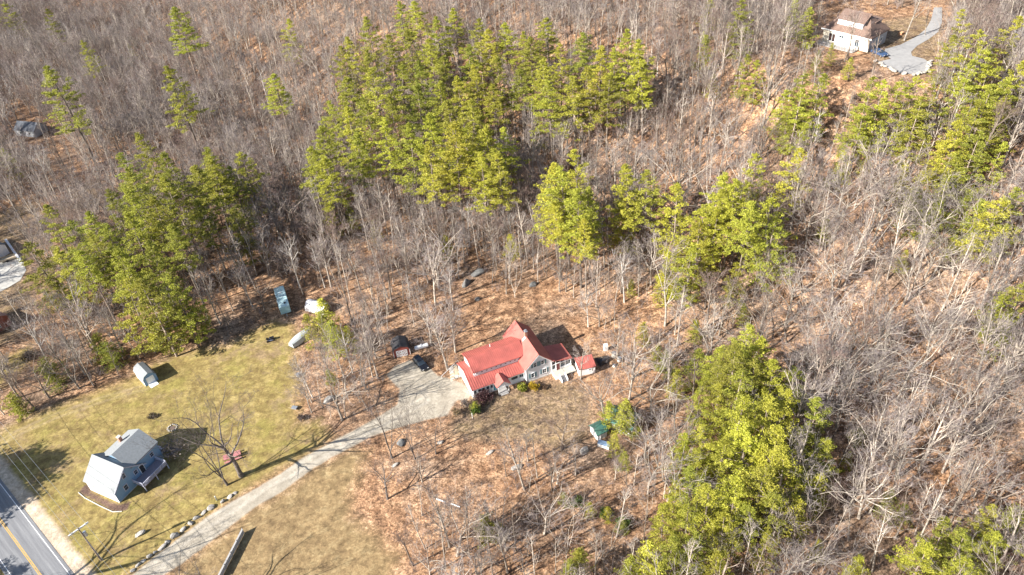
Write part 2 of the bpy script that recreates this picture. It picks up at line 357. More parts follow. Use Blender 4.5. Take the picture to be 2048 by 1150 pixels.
    # single leaves, tufts and stones: value changes from cell to cell
    def cells(scale, lo, hi):
        v = nd.new('ShaderNodeTexVoronoi'); v.inputs['Scale'].default_value = scale; lk.new(P, v.inputs['Vector'])
        s = nd.new('ShaderNodeSeparateColor'); lk.new(v.outputs['Color'], s.inputs[0])
        return ramp(nd, lk, s.outputs[0], [(0.0, (lo,)*3), (1.0, (hi,)*3)])
    notdrive = math_n(nd, lk, 'SUBTRACT', 1.0, math_n(nd, lk, 'MULTIPLY', edge('drive', 0.5, 1.7), 0.75))
    c = mixc(nd, lk, math_n(nd, lk, 'MULTIPLY', notdrive, math_n(nd, lk, 'SUBTRACT', 1.0, math_n(nd, lk, 'MULTIPLY', edge('lawn', 3.5, 13.0), 0.6))), c, mixc(nd, lk, 1.0, c, cells(2.6, 0.6, 1.4), 'MULTIPLY'))
    c = mixc(nd, lk, notdrive, c, mixc(nd, lk, 1.0, c, cells(0.9, 0.85, 1.15), 'MULTIPLY'))
    patch = ramp(nd, lk, noise(nd, lk, P, 0.22, 6, 0.7), [(0.36, (0.66, 0.62, 0.60)), (0.5, (1.0, 1.0, 1.0))])
    patch = mixc(nd, lk, math_n(nd, lk, 'MULTIPLY', edge('lawn', 3.5, 13.0), 0.7), patch, (1.0, 1.0, 1.0))
    c = mixc(nd, lk, notdrive, c, mixc(nd, lk, 1.0, c, patch, 'MULTIPLY'))
    lk.new(c, b.inputs['Base Color']); b.inputs['Roughness'].default_value = 0.95; b.inputs['Specular IOR Level'].default_value = 0.15
    bp = nd.new('ShaderNodeBump'); bp.inputs['Strength'].default_value = 0.9; bp.inputs['Distance'].default_value = 0.12
    lk.new(f, bp.inputs['Height']); lk.new(bp.outputs[0], b.inputs['Normal'])
    return m
GM = ground_material()
cq = quads[:, 0]
cen_d = sd_drive[quads].mean(1); cen_l = sd_lawn[quads].mean(1)
sel_drive = cen_d < 0; sel_lawn = (~sel_drive) & (cen_l < 0)
def ground_part(name, sel):
    q = quads[sel]; used, inv = np.unique(q, return_inverse=True); q2 = inv.reshape(q.shape)
    V = np.stack([PX[used, 0], PX[used, 1], Z[used]], 1)
    me = np_mesh(name, V, [q2], [GM])
    for n, a in (('lawn', sd_lawn), ('yard', sd_yard), ('drive', sd_drive), ('bed', sd_bed), ('shoulder', sd_sh), ('dry', sd_dry), ('track', sd_track), ('rut', sd_rut)):
        at_ = me.attributes.new(n, 'FLOAT', 'POINT'); at_.data.foreach_set('value', np.clip(a[used], -30, 30).astype(np.float32))
    me.polygons.foreach_set('use_smooth', np.ones(len(q2), bool))
    return tag(link(name, me), kind='structure')
ground_part('ground', ~(sel_drive | sel_lawn)); ground_part('lawn', sel_lawn); ground_part('driveway', sel_drive)

# ------------------------------------------------------------------ road
def road_mat():
    m = bpy.data.materials.new('asphalt'); nd, lk = nodes_of(m); b = nd['Principled BSDF']
    tc = nd.new('ShaderNodeTexCoord'); mp = nd.new('ShaderNodeMapping'); lk.new(tc.outputs['Object'], mp.inputs[0]); mp.inputs['Scale'].default_value = (0.06, 1.2, 1)
    f = noise(nd, lk, mp.outputs[0], 1.3, 5, 0.6); g = noise(nd, lk, tc.outputs['Object'], 12, 3, 0.8)
    c = ramp(nd, lk, f, [(0.35, (0.125, 0.13, 0.14)), (0.5, (0.18, 0.185, 0.195)), (0.66, (0.26, 0.265, 0.27))])
    c = mixc(nd, lk, 0.35, c, ramp(nd, lk, g, [(0.4, (0.11, 0.11, 0.12)), (0.6, (0.26, 0.26, 0.27))]))
    lk.new(c, b.inputs['Base Color']); b.inputs['Roughness'].default_value = 0.85; return m
ASPH = road_mat()
rz_ = math.atan2(rdir.y, rdir.x); sgn = 1 if rnor.dot(Vector((-math.sin(rz_), math.cos(rz_), 0))) > 0 else -1
def road_sheet(name, y0, y1, z, m, x0=-160, x1=160, parent=None, n=1):
    mb = MB(); ys = sorted((y0*sgn, y1*sgn))
    for i in range(n):
        a = x0+(x1-x0)*i/n; b_ = x0+(x1-x0)*(i+1)/n; mb.add([(a, ys[0], z), (b_, ys[0], z), (b_, ys[1], z), (a, ys[1], z)], [(0, 1, 2, 3)])
    me = mb.mesh(name, m); o = link(name, me, loc=(RA.x, RA.y, RA.z), rz=rz_)
    return tag(o, kind='structure')
LANE = 3.45
road_sheet('road', 0.55, -2*LANE-0.7, 0.012, ASPH)
YEL = mat('yellow_road_paint', (0.62, 0.36, 0.05), 0.7, 0.12, 5); WP = mat('white_road_paint', (0.72, 0.72, 0.72), 0.7, 0.12, 5)
road_sheet('white_edge_line', -0.06, 0.06, 0.017, WP); road_sheet('white_edge_line', -2*LANE-0.06, -2*LANE+0.06, 0.017, WP)
road_sheet('yellow_centre_line', -LANE-0.19, -LANE-0.07, 0.017, YEL); road_sheet('yellow_centre_line', -LANE+0.07, -LANE+0.19, 0.017, YEL)

# ------------------------------------------------------------------ building helpers
def gable_body(x0, x1, y0, y1, he, hr, axis='x', z0=0.0):
    mb = MB()
    if axis == 'x': ym = (y0+y1)/2; mb.prism([(x0,y0,z0),(x0,y1,z0),(x0,y1,he),(x0,ym,hr),(x0,y0,he)], (x1-x0,0,0))
    else: xm = (x0+x1)/2; mb.prism([(x0,y0,z0),(x0,y0,he),(xm,y0,hr),(x1,y0,he),(x1,y0,z0)], (0,y1-y0,0))
    return mb
def gable_roof(x0, x1, y0, y1, he, hr, axis='x', ov=0.35, th=0.14, ribs=0):
    mb = MB(); z = 0.05
    if axis == 'x':
        ym = (y0+y1)/2; s = (hr-he)/(ym-y0); e = he-s*ov
        for ya in (y0-ov, y1+ov):
            mb.slab([(x0-ov,ya,e+z+th),(x1+ov,ya,e+z+th),(x1+ov,ym,hr+z+th),(x0-ov,ym,hr+z+th)], th)
            if ribs:
                k = x0-ov+0.1
                while k < x1+ov-0.05:
                    mb.prism([(k,ya,e+z+th),(k+0.07,ya,e+z+th),(k+0.07,ym,hr+z+th),(k,ym,hr+z+th)], (0,0,0.055)); k += ribs
    else:
        xm = (x0+x1)/2; s = (hr-he)/(xm-x0); e = he-s*ov
        for xa in (x0-ov, x1+ov):
            mb.slab([(xa,y0-ov,e+z+th),(xm,y0-ov,hr+z+th),(xm,y1+ov,hr+z+th),(xa,y1+ov,e+z+th)], th)
            if ribs:
                k = y0-ov+0.1
                while k < y1+ov-0.05:
                    mb.prism([(xa,k,e+z+th),(xm,k,hr+z+th),(xm,k+0.07,hr+z+th),(xa,k+0.07,e+z+th)], (0,0,0.055)); k += ribs
    return mb
def window(parent, c, w, h, nrm, trim=None, name='window', cols=2, rows=1, shutters=0, glass=None):
    """c centre on the wall plane, nrm horizontal outward normal (unit)"""
    n = Vector((*nrm, 0)); t = Vector((-n.y, n.x, 0)); c = Vector(c); rz = math.atan2(t.y, t.x)
    fr = MB(); d = 0.09
    for sx in (-1, 1): fr.obox(c+t*sx*(w/2)+n*0.04, (0.11, 0.12, h+0.11), rz)
    for sz in (-1, 1): fr.obox(c+Vector((0,0,sz*h/2))+n*0.045, (w+0.16, 0.13, 0.11), rz)
    for i in range(1, cols): fr.obox(c+t*(w*(i/cols-0.5))+n*0.035, (0.05, 0.07, h), rz)
    for i in range(1, rows): fr.obox(c+Vector((0,0,h*(i/rows-0.5)))+n*0.03, (w, 0.06, 0.05), rz)
    wo = part(name, fr, trim or WHITE, parent)
    part('pane', MB().obox(c+n*0.012, (w, 0.03, h), rz), glass or GLASS, wo)
    for sx in ((-1, 1) if shutters else ()):
        part('shutter', MB().obox(c+t*sx*(w/2+0.30)+n*0.035, (0.42, 0.06, h+0.05), rz), SHUT, parent)
    return wo
def door(parent, c, w, h, nrm, m, name='door'):
    n = Vector((*nrm, 0)); t = Vector((-n.y, n.x, 0)); c = Vector(c); rz = math.atan2(t.y, t.x)
    o = part(name, MB().obox(c+n*0.03, (w, 0.07, h), rz), m, parent)
    fr = MB()
    for sx in (-1, 1): fr.obox(c+t*sx*(w/2+0.06)+n*0.04, (0.1, 0.11, h+0.1), rz)
    fr.obox(c+Vector((0,0,h/2+0.05))+n*0.04, (w+0.22, 0.12, 0.1), rz)
    part('frame', fr, WHITE, o); part('handle', MB().obox(c+t*(w*0.38)+n*0.09, (0.05, 0.06, 0.12), rz), METAL, o)
    return o
def railing(parent, pts, z, h, m, step=0.14, name='railing'):
    mb = MB(); sp = MB()
    for a, b in zip(pts[:-1], pts[1:]):
        a = Vector((*a, z)); b = Vector((*b, z)); d = b-a; L = d.length; rz = math.atan2(d.y, d.x); c = (a+b)/2
        mb.obox(c+Vector((0,0,h)), (L+0.08, 0.12, 0.07), rz); mb.obox(c+Vector((0,0,0.1)), (L, 0.06, 0.06), rz)
        for i in range(int(L/1.8)+2):
            p = a+d*(i/(int(L/1.8)+1)); mb.obox(p+Vector((0,0,h/2)), (0.11, 0.11, h+0.12), rz)
        k = step
        while k < L: sp.obox(a+d*(k/L)+Vector((0,0,h/2)), (0.045, 0.045, h-0.1), rz); k += step
    o = part(name, mb, m, parent); part('balusters', sp, m, o, kind='stuff'); return o

# ---- red roofed farmhouse
FH = thing('farmhouse', (1.5, 114.4, 0), R(20.5), 'white clapboard farmhouse with red metal roofs, dormer, porch and brick chimney', 'house')
part('wall', gable_body(0, 6.0, 0, 11.8, 4.35, 7.35, 'y'), WHITE_WALL, FH)
rf = part('roof', gable_roof(0, 6.0, 0, 11.8, 4.35, 7.35, 'y', 0.35, ribs=0.45), RED_ROOF, FH)
ch = part('chimney', MB().box(2.78, 3.38, 6.1, 6.7, 6.9, 8.7), BRICKM, rf); 
part('chimney_cap', MB().box(2.7, 3.46, 6.02, 6.78, 8.7, 8.82).box(2.9, 3.26, 6.2, 6.6, 8.82, 9.15), METAL, rf)
part('flashing', MB().obox((2.45, 6.1, 7.0), (1.1, 0.5, 0.05), 0, 0, -R(45)), WHITE, rf)
sk = MB().obox((0.95, 7.5, 5.62), (1.4, 0.75, 0.16), 0, 0, -R(45)); s_ = part('skylight', sk, DKROOF, rf)
part('pane', MB().obox((0.89, 7.5, 5.68), (1.15, 0.5, 0.16), 0, 0, -R(45)), METAL, s_)
# gable rake boards
rk = MB()
for sx in (-1, 1):
    rk.prism([(3.0, -0.37, 7.28+0.0), (3.0, -0.37, 7.05), (3.0+sx*3.4, -0.37, 3.68), (3.0+sx*3.4, -0.37, 3.91)][::sx], (0, 0.05, 0))
part('rake_board', rk, WHITE, FH)
part('corner_board', MB().box(-0.03, 0.16, -0.03, 0.16, 0, 4.1), WHITE, FH); part('corner_board', MB().box(5.86, 6.03, -0.03, 0.16, 0, 4.1), WHITE, FH)
window(FH, (2.15, 0, 4.55), 0.75, 1.25, (0, -1), rows=2, cols=1, shutters=1)
window(FH, (3.95, 0, 4.55), 0.75, 1.25, (0, -1), rows=2, cols=1, shutters=1)
window(FH, (1.5, 0, 1.75), 0.8, 1.3, (0, -1), rows=2, cols=1, shutters=1)
window(FH, (4.3, 0, 1.85), 1.0, 1.3, (0, -1), rows=2, cols=2, shutters=1)
part('foundation', MB().box(-0.04, 6.04, -0.04, 11.84, -0.5, 0.3), CONC, FH)
# wing
part('wing_wall', MB().prism([(-12.1,1.0,-0.3),(-12.1,9.6,-0.3),(-12.1,9.6,2.9),(-12.1,5.3,4.45),(-12.1,1.0,2.9)], (12.1,0,0)), WHITE_WALL, FH)
wr = MB(); th = 0.13
def rib_slab(mb, x0, x1, ya, za, yb, zb, sp=0.5, th=0.13):
    mb.slab([(x0,ya,za),(x1,ya,za),(x1,yb,zb),(x0,yb,zb)], th)
    k = x0+0.08
    while k < x1-0.06:
        mb.prism([(k,ya,za),(k+0.1,ya,za),(k+0.1,yb,zb),(k,yb,zb)], (0,0,0.10)); k += sp
rib_slab(wr, -12.35, 0.05, 0.62, 2.85, 5.3, 4.62); rib_slab(wr, -12.35, 0.05, 9.98, 2.85, 5.3, 4.62)
part('wing_roof', wr, RED_ROOF, FH)
part('eave_board', MB().box(-12.3, 0.0, 0.64, 0.69, 2.55, 2.72), WHITE, FH)
part('dormer_wall', MB().prism([(-10.6,3.3,3.4),(-10.6,9.5,3.4),(-10.6,9.5,5.3),(-10.6,6.4,6.4),(-10.6,3.3,5.3)], (10.6,0,0)), WHITE_WALL, FH)
dr = MB(); rib_slab(dr, -10.95, 1.5, 2.95, 5.32, 6.4, 6.62, 0.42); rib_slab(dr, -10.95, 1.9, 9.85, 5.32, 6.4, 6.62, 0.42)
dro = part('dormer_roof', dr, RED_ROOF, FH); part('vent_pipe', MB().tube((-4.8, 8.2, 5.5), (-4.8, 8.2, 6.75), 0.09), WHITE, dro)
for k in range(9): window(FH, (-9.9+k*1.1, 3.3, 4.62), 0.52, 0.42, (0, -1), cols=1)
for k in range(5): window(FH, (-11.5+k*0.95, 1.0, 1.95), 0.72, 1.35, (0, -1), cols=1)
window(FH, (-2.4, 1.0, 1.95), 1.6, 1.2, (0, -1), cols=1); window(FH, (-4.3, 1.0, 1.95), 1.1, 1.3, (0, -1), cols=2); window(FH, (-0.8, 1.0, 1.95), 1.0, 1.3, (0, -1), cols=2)
window(FH, (-12.1, 3.4, 1.9), 0.55, 1.2, (-1, 0), cols=1); window(FH, (-12.1, 5.0, 1.9), 0.55, 1.2, (-1, 0), cols=1); window(FH, (-12.1, 6.6, 1.9), 0.55, 1.2, (-1, 0), cols=1)
door(FH, (-6.95, 1.0, 1.35), 0.9, 2.05, (0, -1), mat('teal_door', (0.10, 0.32, 0.38), 0.5))
# entry gable
part('entry_gable', MB().prism([(-6.9,-0.55,2.7),(-5.6,-0.55,3.75),(-4.3,-0.55,2.7)], (0,1.6,0)), WHITE, FH)
eg = MB()
for sx in (-1, 1): eg.slab([(-5.6+sx*1.65,-0.9,2.62),(-5.6,-0.9,3.98),(-5.6,2.1,3.98),(-5.6+sx*1.65,2.1,2.62)][::sx], 0.1)
part('entry_roof', eg, RED_ROOF, FH)
for x in (-6.75, -4.45): part('post', MB().box(x-0.07, x+0.07, -0.6, -0.46, -0.1, 2.7), WHITE, FH)
for k, z in enumerate((0.55, 0.36, 0.18)): part('step', MB().box(-6.5, -4.7, -0.45-0.32*k, 0.98 if k == 0 else -0.45-0.32*(k-1), -0.2, z), WOODG, FH)
# porch on the right
pr = MB().slab([(6.0,-0.25,3.95),(11.0,-0.25,2.85),(11.0,5.1,2.85),(6.0,5.1,3.95)], 0.13)
k = 0.0
while k < 5.2: pr.prism([(6.0,-0.25+k,3.95),(11.0,-0.25+k,2.85),(11.0,-0.17+k,2.85),(6.0,-0.17+k,3.95)], (0,0,0.05)); k += 0.45
part('porch_roof', pr, RED_ROOF, FH)
po = MB()
for x in (6.1, 7.05, 8.1, 9.3, 10.7): po.box(x-0.07, x+0.07, -0.07, 0.07, 0.7, 3.6-0.2*(x-6))
po.box(6.0, 10.8, -0.08, 0.08, 2.5, 2.66); po.box(6.0, 10.8, -0.1, 0.1, 0.4, 1.25)
for y in (1.6, 3.3, 4.85): po.box(10.63, 10.77, y-0.07, y+0.07, 0.7, 2.7)
po.box(10.6, 10.78, 0, 4.9, 0.4, 1.2); part('porch_frame', po, WHITE, FH)
part('porch_screen', MB().box(6.1, 10.6, 0.09, 0.11, 1.25, 2.5).box(10.6,10.62,0.12,4.8,1.2,2.6), GLASS, FH)
part('porch_wall', MB().box(6.0, 10.6, 4.8, 4.95, 0, 2.9), WHITE_WALL, FH)
door(FH, (7.55, -0.1, 1.75), 0.85, 1.95, (0, -1), mat('maroon_door', (0.16, 0.035, 0.035), 0.5))
part('porch_floor', MB().box(6.02, 10.7, -0.1, 4.85, 0.45, 0.68), PORCHFL, FH)
part('landing', MB().box(6.05, 8.5, -2.1, -0.12, -0.1, 0.66), WHITE, FH); part('landing_floor', MB().box(6.1, 8.45, -2.05, -0.14, 0.66, 0.70), PORCHFL, FH)
for k in range(4): part('step', MB().box(6.95, 8.15, -2.1-0.34*(k+1), -2.1-0.34*k, -0.2, 0.56-0.16*k), WOODG, FH)
for x in (6.88, 8.22): part('stair_side', MB().prism([(x-0.05,-2.1,-0.2),(x-0.05,-3.6,-0.2),(x-0.05,-3.6,0.75),(x-0.05,-2.1,1.5)], (0.1,0,0)), WHITE, FH)
part('walkway', MB().box(8.5, 11.0, -2.0, -0.15, 0.5, 0.64), PORCHFL, FH)
part('stone_base', MB().box(8.6, 10.9, -1.85, -0.3, -0.2, 0.5), STONE2, FH)
# stone steps and rail left of the wing
st = thing('stone_steps', at(900, 752), R(20), 'tan stone steps beside the driveway at the left end of the farmhouse', 'steps')
rnd = random.Random(5)
for i in range(9):
    for j in range(3):
        part('stone', MB().obox((0.2+j*0.95+rnd.uniform(-.1,.1)+i*0.12, -1.2+i*0.42, 0.1+0.05*i), (0.9, 0.42, 0.2), rnd.uniform(-.15,.15)), WOODT if rnd.random() < .5 else CONC, st)
ra = thing('handrail', at(884, 758), 0, 'pale metal handrail running up beside the stone steps', 'handrail')
a = at(882, 757); b_ = at(915, 727); vv = b_-a
rl = MB().tube((0,0,0.9), (vv.x,vv.y,1.2), 0.05); rl.tube((0,0,0), (0,0,0.9), 0.04); rl.tube((vv.x,vv.y,0), (vv.x,vv.y,1.2), 0.04); rl.tube((vv.x/2,vv.y/2,0), (vv.x/2,vv.y/2,1.05), 0.04)
part('rail', rl, WHITE, ra)
# small red roofed shed
SH = thing('garden_shed', (13.05, 115.1, 0), R(10), 'small white shed with a low red roof right of the farmhouse porch', 'shed')
part('wall', MB().prism([(0,0,-0.1),(0,3.0,-0.1),(0,3.0,2.5),(0,0,2.1)], (3.6,0,0)), WHITE_WALL, SH)
sr = MB(); sr.slab([(-0.2,-0.25,2.2),(3.8,-0.25,2.2),(3.8,3.2,2.66),(-0.2,3.2,2.66)], 0.1)
k = -0.15
while k < 3.75: sr.prism([(k,-0.25,2.2),(k+.07,-0.25,2.2),(k+.07,3.2,2.66),(k,3.2,2.66)], (0,0,0.05)); k += 0.42
part('roof', sr, RED_ROOF, SH)
door(SH, (0, 1.5, 1.0), 0.8, 1.9, (-1, 0), WHITE); window(SH, (2.4, 0, 1.4), 0.7, 0.6, (0, -1))

# ---- grey roofed blue house (local x to the right along the street front, y away from the street)
GH = thing('blue_house', (-79.12, 91.32, 0), R(-27.7), 'blue-grey house with pale grey shingle roofs and a side deck by the road', 'house')
# local x = -u (towards camera right), so house spans x -8..0, y 0..12
part('wall', gable_body(-8.0, 0, 0.25, 7.75, 3.0, 6.3, 'x'), BLUE_WALL, GH)
part('front_wall', MB().box(-8.01, 0.01, 0.19, 0.25, 0, 3.0), WHITE_WALL, GH)
part('roof', gable_roof(-8.0, 0, 0.25, 7.75, 3.0, 6.3, 'x', 0.3), GREY_SHINGLE, GH)
part('wing_wall', gable_body(-7.8, -0.15, 5.4, 11.9, 4.75, 6.75, 'y'), BLUE_WALL, GH)
wro = part('wing_roof', gable_roof(-7.8, -0.15, 5.4, 11.9, 4.75, 6.75, 'y', 0.3), GREY_SHINGLE, GH)
chm = part('chimney', MB().box(-6.35, -5.7, 8.6, 9.25, 5.2, 7.2), BRICKM, wro); part('chimney_cap', MB().box(-6.4, -5.65, 8.55, 9.3, 7.2, 7.3), CONC, wro)
tr = MB()
for sy in (-1, 1): tr.prism([(0.33, 4+sy*4.05, 2.72), (0.33, 4+sy*4.05, 2.95), (0.33, 4, 6.42), (0.33, 4, 6.2)][::sy], (0.04, 0, 0))
part('rake_board', tr, RAILM, GH)
window(GH, (0, 3.3, 4.6), 0.75, 1.3, (1, 0), trim=RAILM, rows=2, cols=1); window(GH, (0, 2.6, 1.9), 0.85, 1.4, (1, 0), trim=RAILM, rows=2, cols=1)
window(GH, (0.0, 5.6, 3.0), 0.8, 1.1, (1, 0), trim=RAILM, rows=2, cols=1); window(GH, (-0.15, 10.0, 3.2), 0.8, 1.1, (1, 0), trim=RAILM, rows=2, cols=1)
door(GH, (0.0, 7.0, 2.4), 0.9, 2.0, (1, 0), DARK)
part('trim_band', MB().box(-0.02, 0.1, 7.7, 12.0, 4.35, 4.5), RAILM, GH)
for x in (-7.2, -6.4, -5.6, -3.0, -2.0): window(GH, (x, 0.19, 1.9), 0.42, 0.42, (0, -1), cols=1)
part('foundation', MB().box(-8.03, 0.03, 0.15, 7.8, -0.4, 0.2).box(-7.85, -0.1, 7.8, 11.95, -0.4, 0.2), CONC, GH)
dk = part('deck', MB().box(0.05, 3.0, 4.2, 10.3, 1.28, 1.42), DECKM, GH); railing(dk, [(0.1, 4.25), (2.95, 4.25), (2.95, 10.25), (0.1, 10.25)], 1.42, 0.95, RAILM)
for p in ((2.9,4.3),(2.9,7.3),(2.9,10.2)): part('deck_post', MB().box(p[0]-.08,p[0]+.08,p[1]-.08,p[1]+.08,-0.1,1.28), RAILM, GH)
part('bulkhead', MB().prism([(-3.2,11.95,0),(-3.2,13.6,0),(-3.2,13.6,0.5),(-3.2,11.95,1.5)], (2.0,0,0)), RAILM, GH)
ge = MB(); bl = [at(*p) for p in ((157, 985), (170, 996), (200, 1012), (226, 1024), (244, 1023))]
for p, q in zip(bl[:-1], bl[1:]): ge.tube(p+Vector((0,0,.05)), q+Vector((0,0,.05)), 0.10, n=6)
tag(link('garden_edging', ge.mesh('garden_edging', CONC)), 'curved pale kerb edging the mulch bed in front of the blue house', 'edging')

# ---- small gambrel shed on the lawn
GS = thing('gambrel_shed', (-84.5, 123.2, 0), R(43), 'small grey-roofed gambrel shed with a ramp at the top of the lawn', 'shed')
w, L = 3.0, 4.8
prof = [(0,0,-0.1),(0,0,1.75),(0.45,0,2.55),(w/2,0,3.05),(w-0.45,0,2.55),(w,0,1.75),(w,0,-0.1)]
part('wall', MB().prism(prof, (0, L, 0)), mat('shed_white', (0.58, 0.59, 0.58), 0.6, 0.05), GS)
part('front_wall', MB().prism([(x, -0.02, z) for x, y, z in prof], (0, 0.03, 0)), BLUE_WALL, GS)
gr = MB(); o2 = [( -0.12, 1.68), (0.40, 2.64), (w/2, 3.14), (w-0.40, 2.64), (w+0.12, 1.68)]
for (xa, za), (xb, zb) in zip(o2[:-1], o2[1:]): gr.slab([(xa,-0.2,za+.06),(xb,-0.2,zb+.06),(xb,L+.2,zb+.06),(xa,L+.2,za+.06)], 0.08)
part('roof', gr, GREY_SHINGLE, GS)
door(GS, (w/2, -0.03, 1.0), 1.5, 1.9, (0, -1), WHITE); part('ramp', MB().prism([(0.6,-0.05,0.0),(0.6,-0.05,0.22),(0.6,-1.5,0.02),(0.6,-1.5,-0.05)], (1.8,0,0)), WHITE, GS)

# ---- brown roofed house, upper right
tl = at(1640+85/9.58, 10+440/9.58, 3.6); tb = at(1640+965/9.58, 10+650/9.58, 3.6); tc_ = at(1640+1250/9.58, 10+450/9.58, 3.6)
vx = tb-tl; LX = math.hypot(vx.x, vx.y)-0.6; rzt = math.atan2(vx.y, vx.x); LY = min((tc_-tb).length, LX*0.8)-0.4
BH = thing('brown_roof_house', (tl.x-.6, tl.y-.2, PZ), rzt, 'cream house with brown hip roof, dormers and deck above the upper right driveway', 'house')
print('TR house', LX, LY, PZ)
part('wall', MB().box(0.3, LX, 0.3, LY, -1.5, 3.5), CREAM, BH); part('side_wall', MB().box(LX, LX+0.05, 0.3, LY, -1.5, 3.5), BLUEGREY, BH)
hr, he = 7.6, 3.6; rA = (LX*0.30, LY*0.5, hr); rB = (LX-LY*0.36, LY*0.5, hr); o = 0.45
c4 = [(0.3-o, 0.3-o, he), (LX+o, 0.3-o, he), (LX+o, LY+o, he), (0.3-o, LY+o, he)]
hip = MB(); vs = [Vector(p) for p in c4]+[Vector(rA), Vector(rB)]
hip.add(vs+[v-Vector((0,0,0.25)) for v in vs], [(0,1,5,4),(1,2,5),(2,3,4,5),(3,0,4),(7,6,10,11),(8,7,11),(9,8,11,10),(6,9,10),(0,6,7,1),(1,7,8,2),(2,8,9,3),(3,9,6,0)])
bro = part('roof', hip, BROWN_SHINGLE, BH)
part('fascia', MB().box(0.3-o-.05, LX+o+.05, 0.3-o-.08, 0.3-o, he-0.32, he-0.02), WHITE, BH)
part('dormer', MB().prism([(LX*0.24, 1.3, 3.9), (LX*0.24, 1.3, 6.3), (LX*0.24, LY*0.5, 7.3), (LX*0.24, LY*0.5, 4.5)], (LX*0.52, 0, 0)), WHITE, BH)
part('dormer_roof', MB().slab([(LX*0.22, 1.0, 6.4), (LX*0.79, 1.0, 6.4), (LX*0.79, LY*0.5, 7.9), (LX*0.22, LY*0.5, 7.9)], 0.15), BROWN_SHINGLE, BH)
for k in (0.50, 0.54, 0.62, 0.66): window(BH, (LX*k, 1.3, 5.2), 0.45, 0.45, (0, -1), cols=1)
part('side_dormer', MB().box(LX*0.70, LX-1.6, LY*0.55, LY*0.9, 4.2, 5.9), CREAM, BH); part('side_dormer_roof', MB().slab([(LX*0.68, LY*0.5, 6.2), (LX-1.4, LY*0.5, 6.0), (LX-1.4, LY*0.95, 6.0), (LX*0.68, LY*0.95, 6.2)], 0.15), BROWN_SHINGLE, BH)
for x0, w_ in ((2.4, 0.8), (3.3, 0.8)): window(BH, (x0, 0.3, 1.6), w_, 2.0, (0, -1), cols=1, glass=mat('brown_glass', (0.09, 0.055, 0.05), 0.2))
window(BH, (5.3, 0.3, 2.3), 1.3, 0.7, (0, -1)); window(BH, (LX-3.2, 0.3, 1.6), 1.1, 1.9, (0, -1), cols=2); door(BH, (LX-4.4, 0.3, 1.2), 0.9, 2.0, (0, -1), WHITE)
window(BH, (LX+.05, LY*0.4, 1.7), 1.0, 1.1, (1, 0)); window(BH, (LX+.05, LY*0.7, 1.7), 1.0, 1.1, (1, 0))
bd = part('deck', MB().box(0.5, LX-2.5, -2.4, 0.28, -0.1, 0.06), WOODG, BH); railing(bd, [(0.55, 0.2), (0.55, -2.35), (LX-2.55, -2.35), (LX-2.55, 0.2)], 0.06, 0.95, WOODG, step=0.3)
for k in range(5): part('deck_post', MB().box(0.7+k*(LX-3.4)/4-.09, 0.7+k*(LX-3.4)/4+.09, -2.3, -2.12, -3, -0.1), WHITE, BH)
for px_, la, sz in (((1800, 70), 'orange-brown firewood stack and pots at the edge of the upper driveway', 0), ):
    fw = thing('firewood_stack', at(*px_), 0.5, la, 'firewood')
    for i in range(12): part('log', MB().tube((0.3*(i % 4), -0.5, 0.15+0.26*(i//4)), (0.3*(i % 4)+0.02, 0.6, 0.15+0.26*(i//4)), 0.13, n=7), mat('split_wood', (0.42, 0.24, 0.13), 0.8, 0.3), fw)
BH.scale = (1.08, 1.08, 1.08)
# upper driveway (asphalt) on the levelled yard
TD = [(1755, 124), (1782, 118), (1768, 108), (1770, 98), (1800, 90), (1832, 74), (1852, 58), (1862, 40), (1868, 15), (1884, 15), (1884, 45), (1876, 64), (1858, 78), (1834, 92), (1822, 104), (1824, 112), (1848, 118), (1862, 128), (1856, 143), (1828, 149), (1800, 146), (1775, 136)]
tdp = [at(u, v) for u, v in TD]
mb = MB(); import mathutils.geometry as mg
tri = mg.tessellate_polygon([[Vector((p.x, p.y, 0)) for p in tdp]])
mb.add([(p.x, p.y, float(hz(p.x, p.y))+0.06) for p in tdp], tri)
import bmesh
me = mb.mesh('upper_driveway', mat('old_asphalt', (0.30, 0.295, 0.29), 0.9, 0.12, 0.8))
bmx = bmesh.new(); bmx.from_mesh(me); bmesh.ops.subdivide_edges(bmx, edges=bmx.edges[:], cuts=8, use_grid_fill=True); bmesh.ops.triangulate(bmx, faces=bmx.faces[:])
for v in bmx.verts: v.co.z = float(hz(v.co.x, v.co.y))+0.06
bmesh.ops.recalc_face_normals(bmx, faces=bmx.faces[:]); bmx.to_mesh(me); bmx.free()
tag(link('upper_driveway', me), kind='structure')

# ------------------------------------------------------------------ rocks
def rock_mesh(name, seed, m, sub=2, flat=0.7):
    bm = bmesh.new(); bmesh.ops.create_icosphere(bm, subdivisions=sub, radius=1.0); rr = random.Random(seed)
    cuts = [(Vector((rr.gauss(0,1), rr.gauss(0,1), rr.gauss(0,1))).normalized(), rr.uniform(0.45, 0.85)) for _ in range(14)]
    for v in bm.verts:
        for n, d in cuts:
            k = v.co.dot(n)
            if k > d: v.co -= n*(k-d)*0.9
        v.co *= 1+rr.uniform(-.03, .03); v.co.z *= flat*1.25
    me = bpy.data.meshes.new(name); bm.to_mesh(me); bm.free(); me.materials.append(m); return me
ROCKS = [rock_mesh('rock', i, STONE if i % 2 else STONE2) for i in range(5)]
PALE = [rock_mesh('pale_rock', 20+i, mat('pale_granite', (0.36, 0.335, 0.30), 0.9, 0.3, 2.5, bump=0.5)) for i in range(3)]
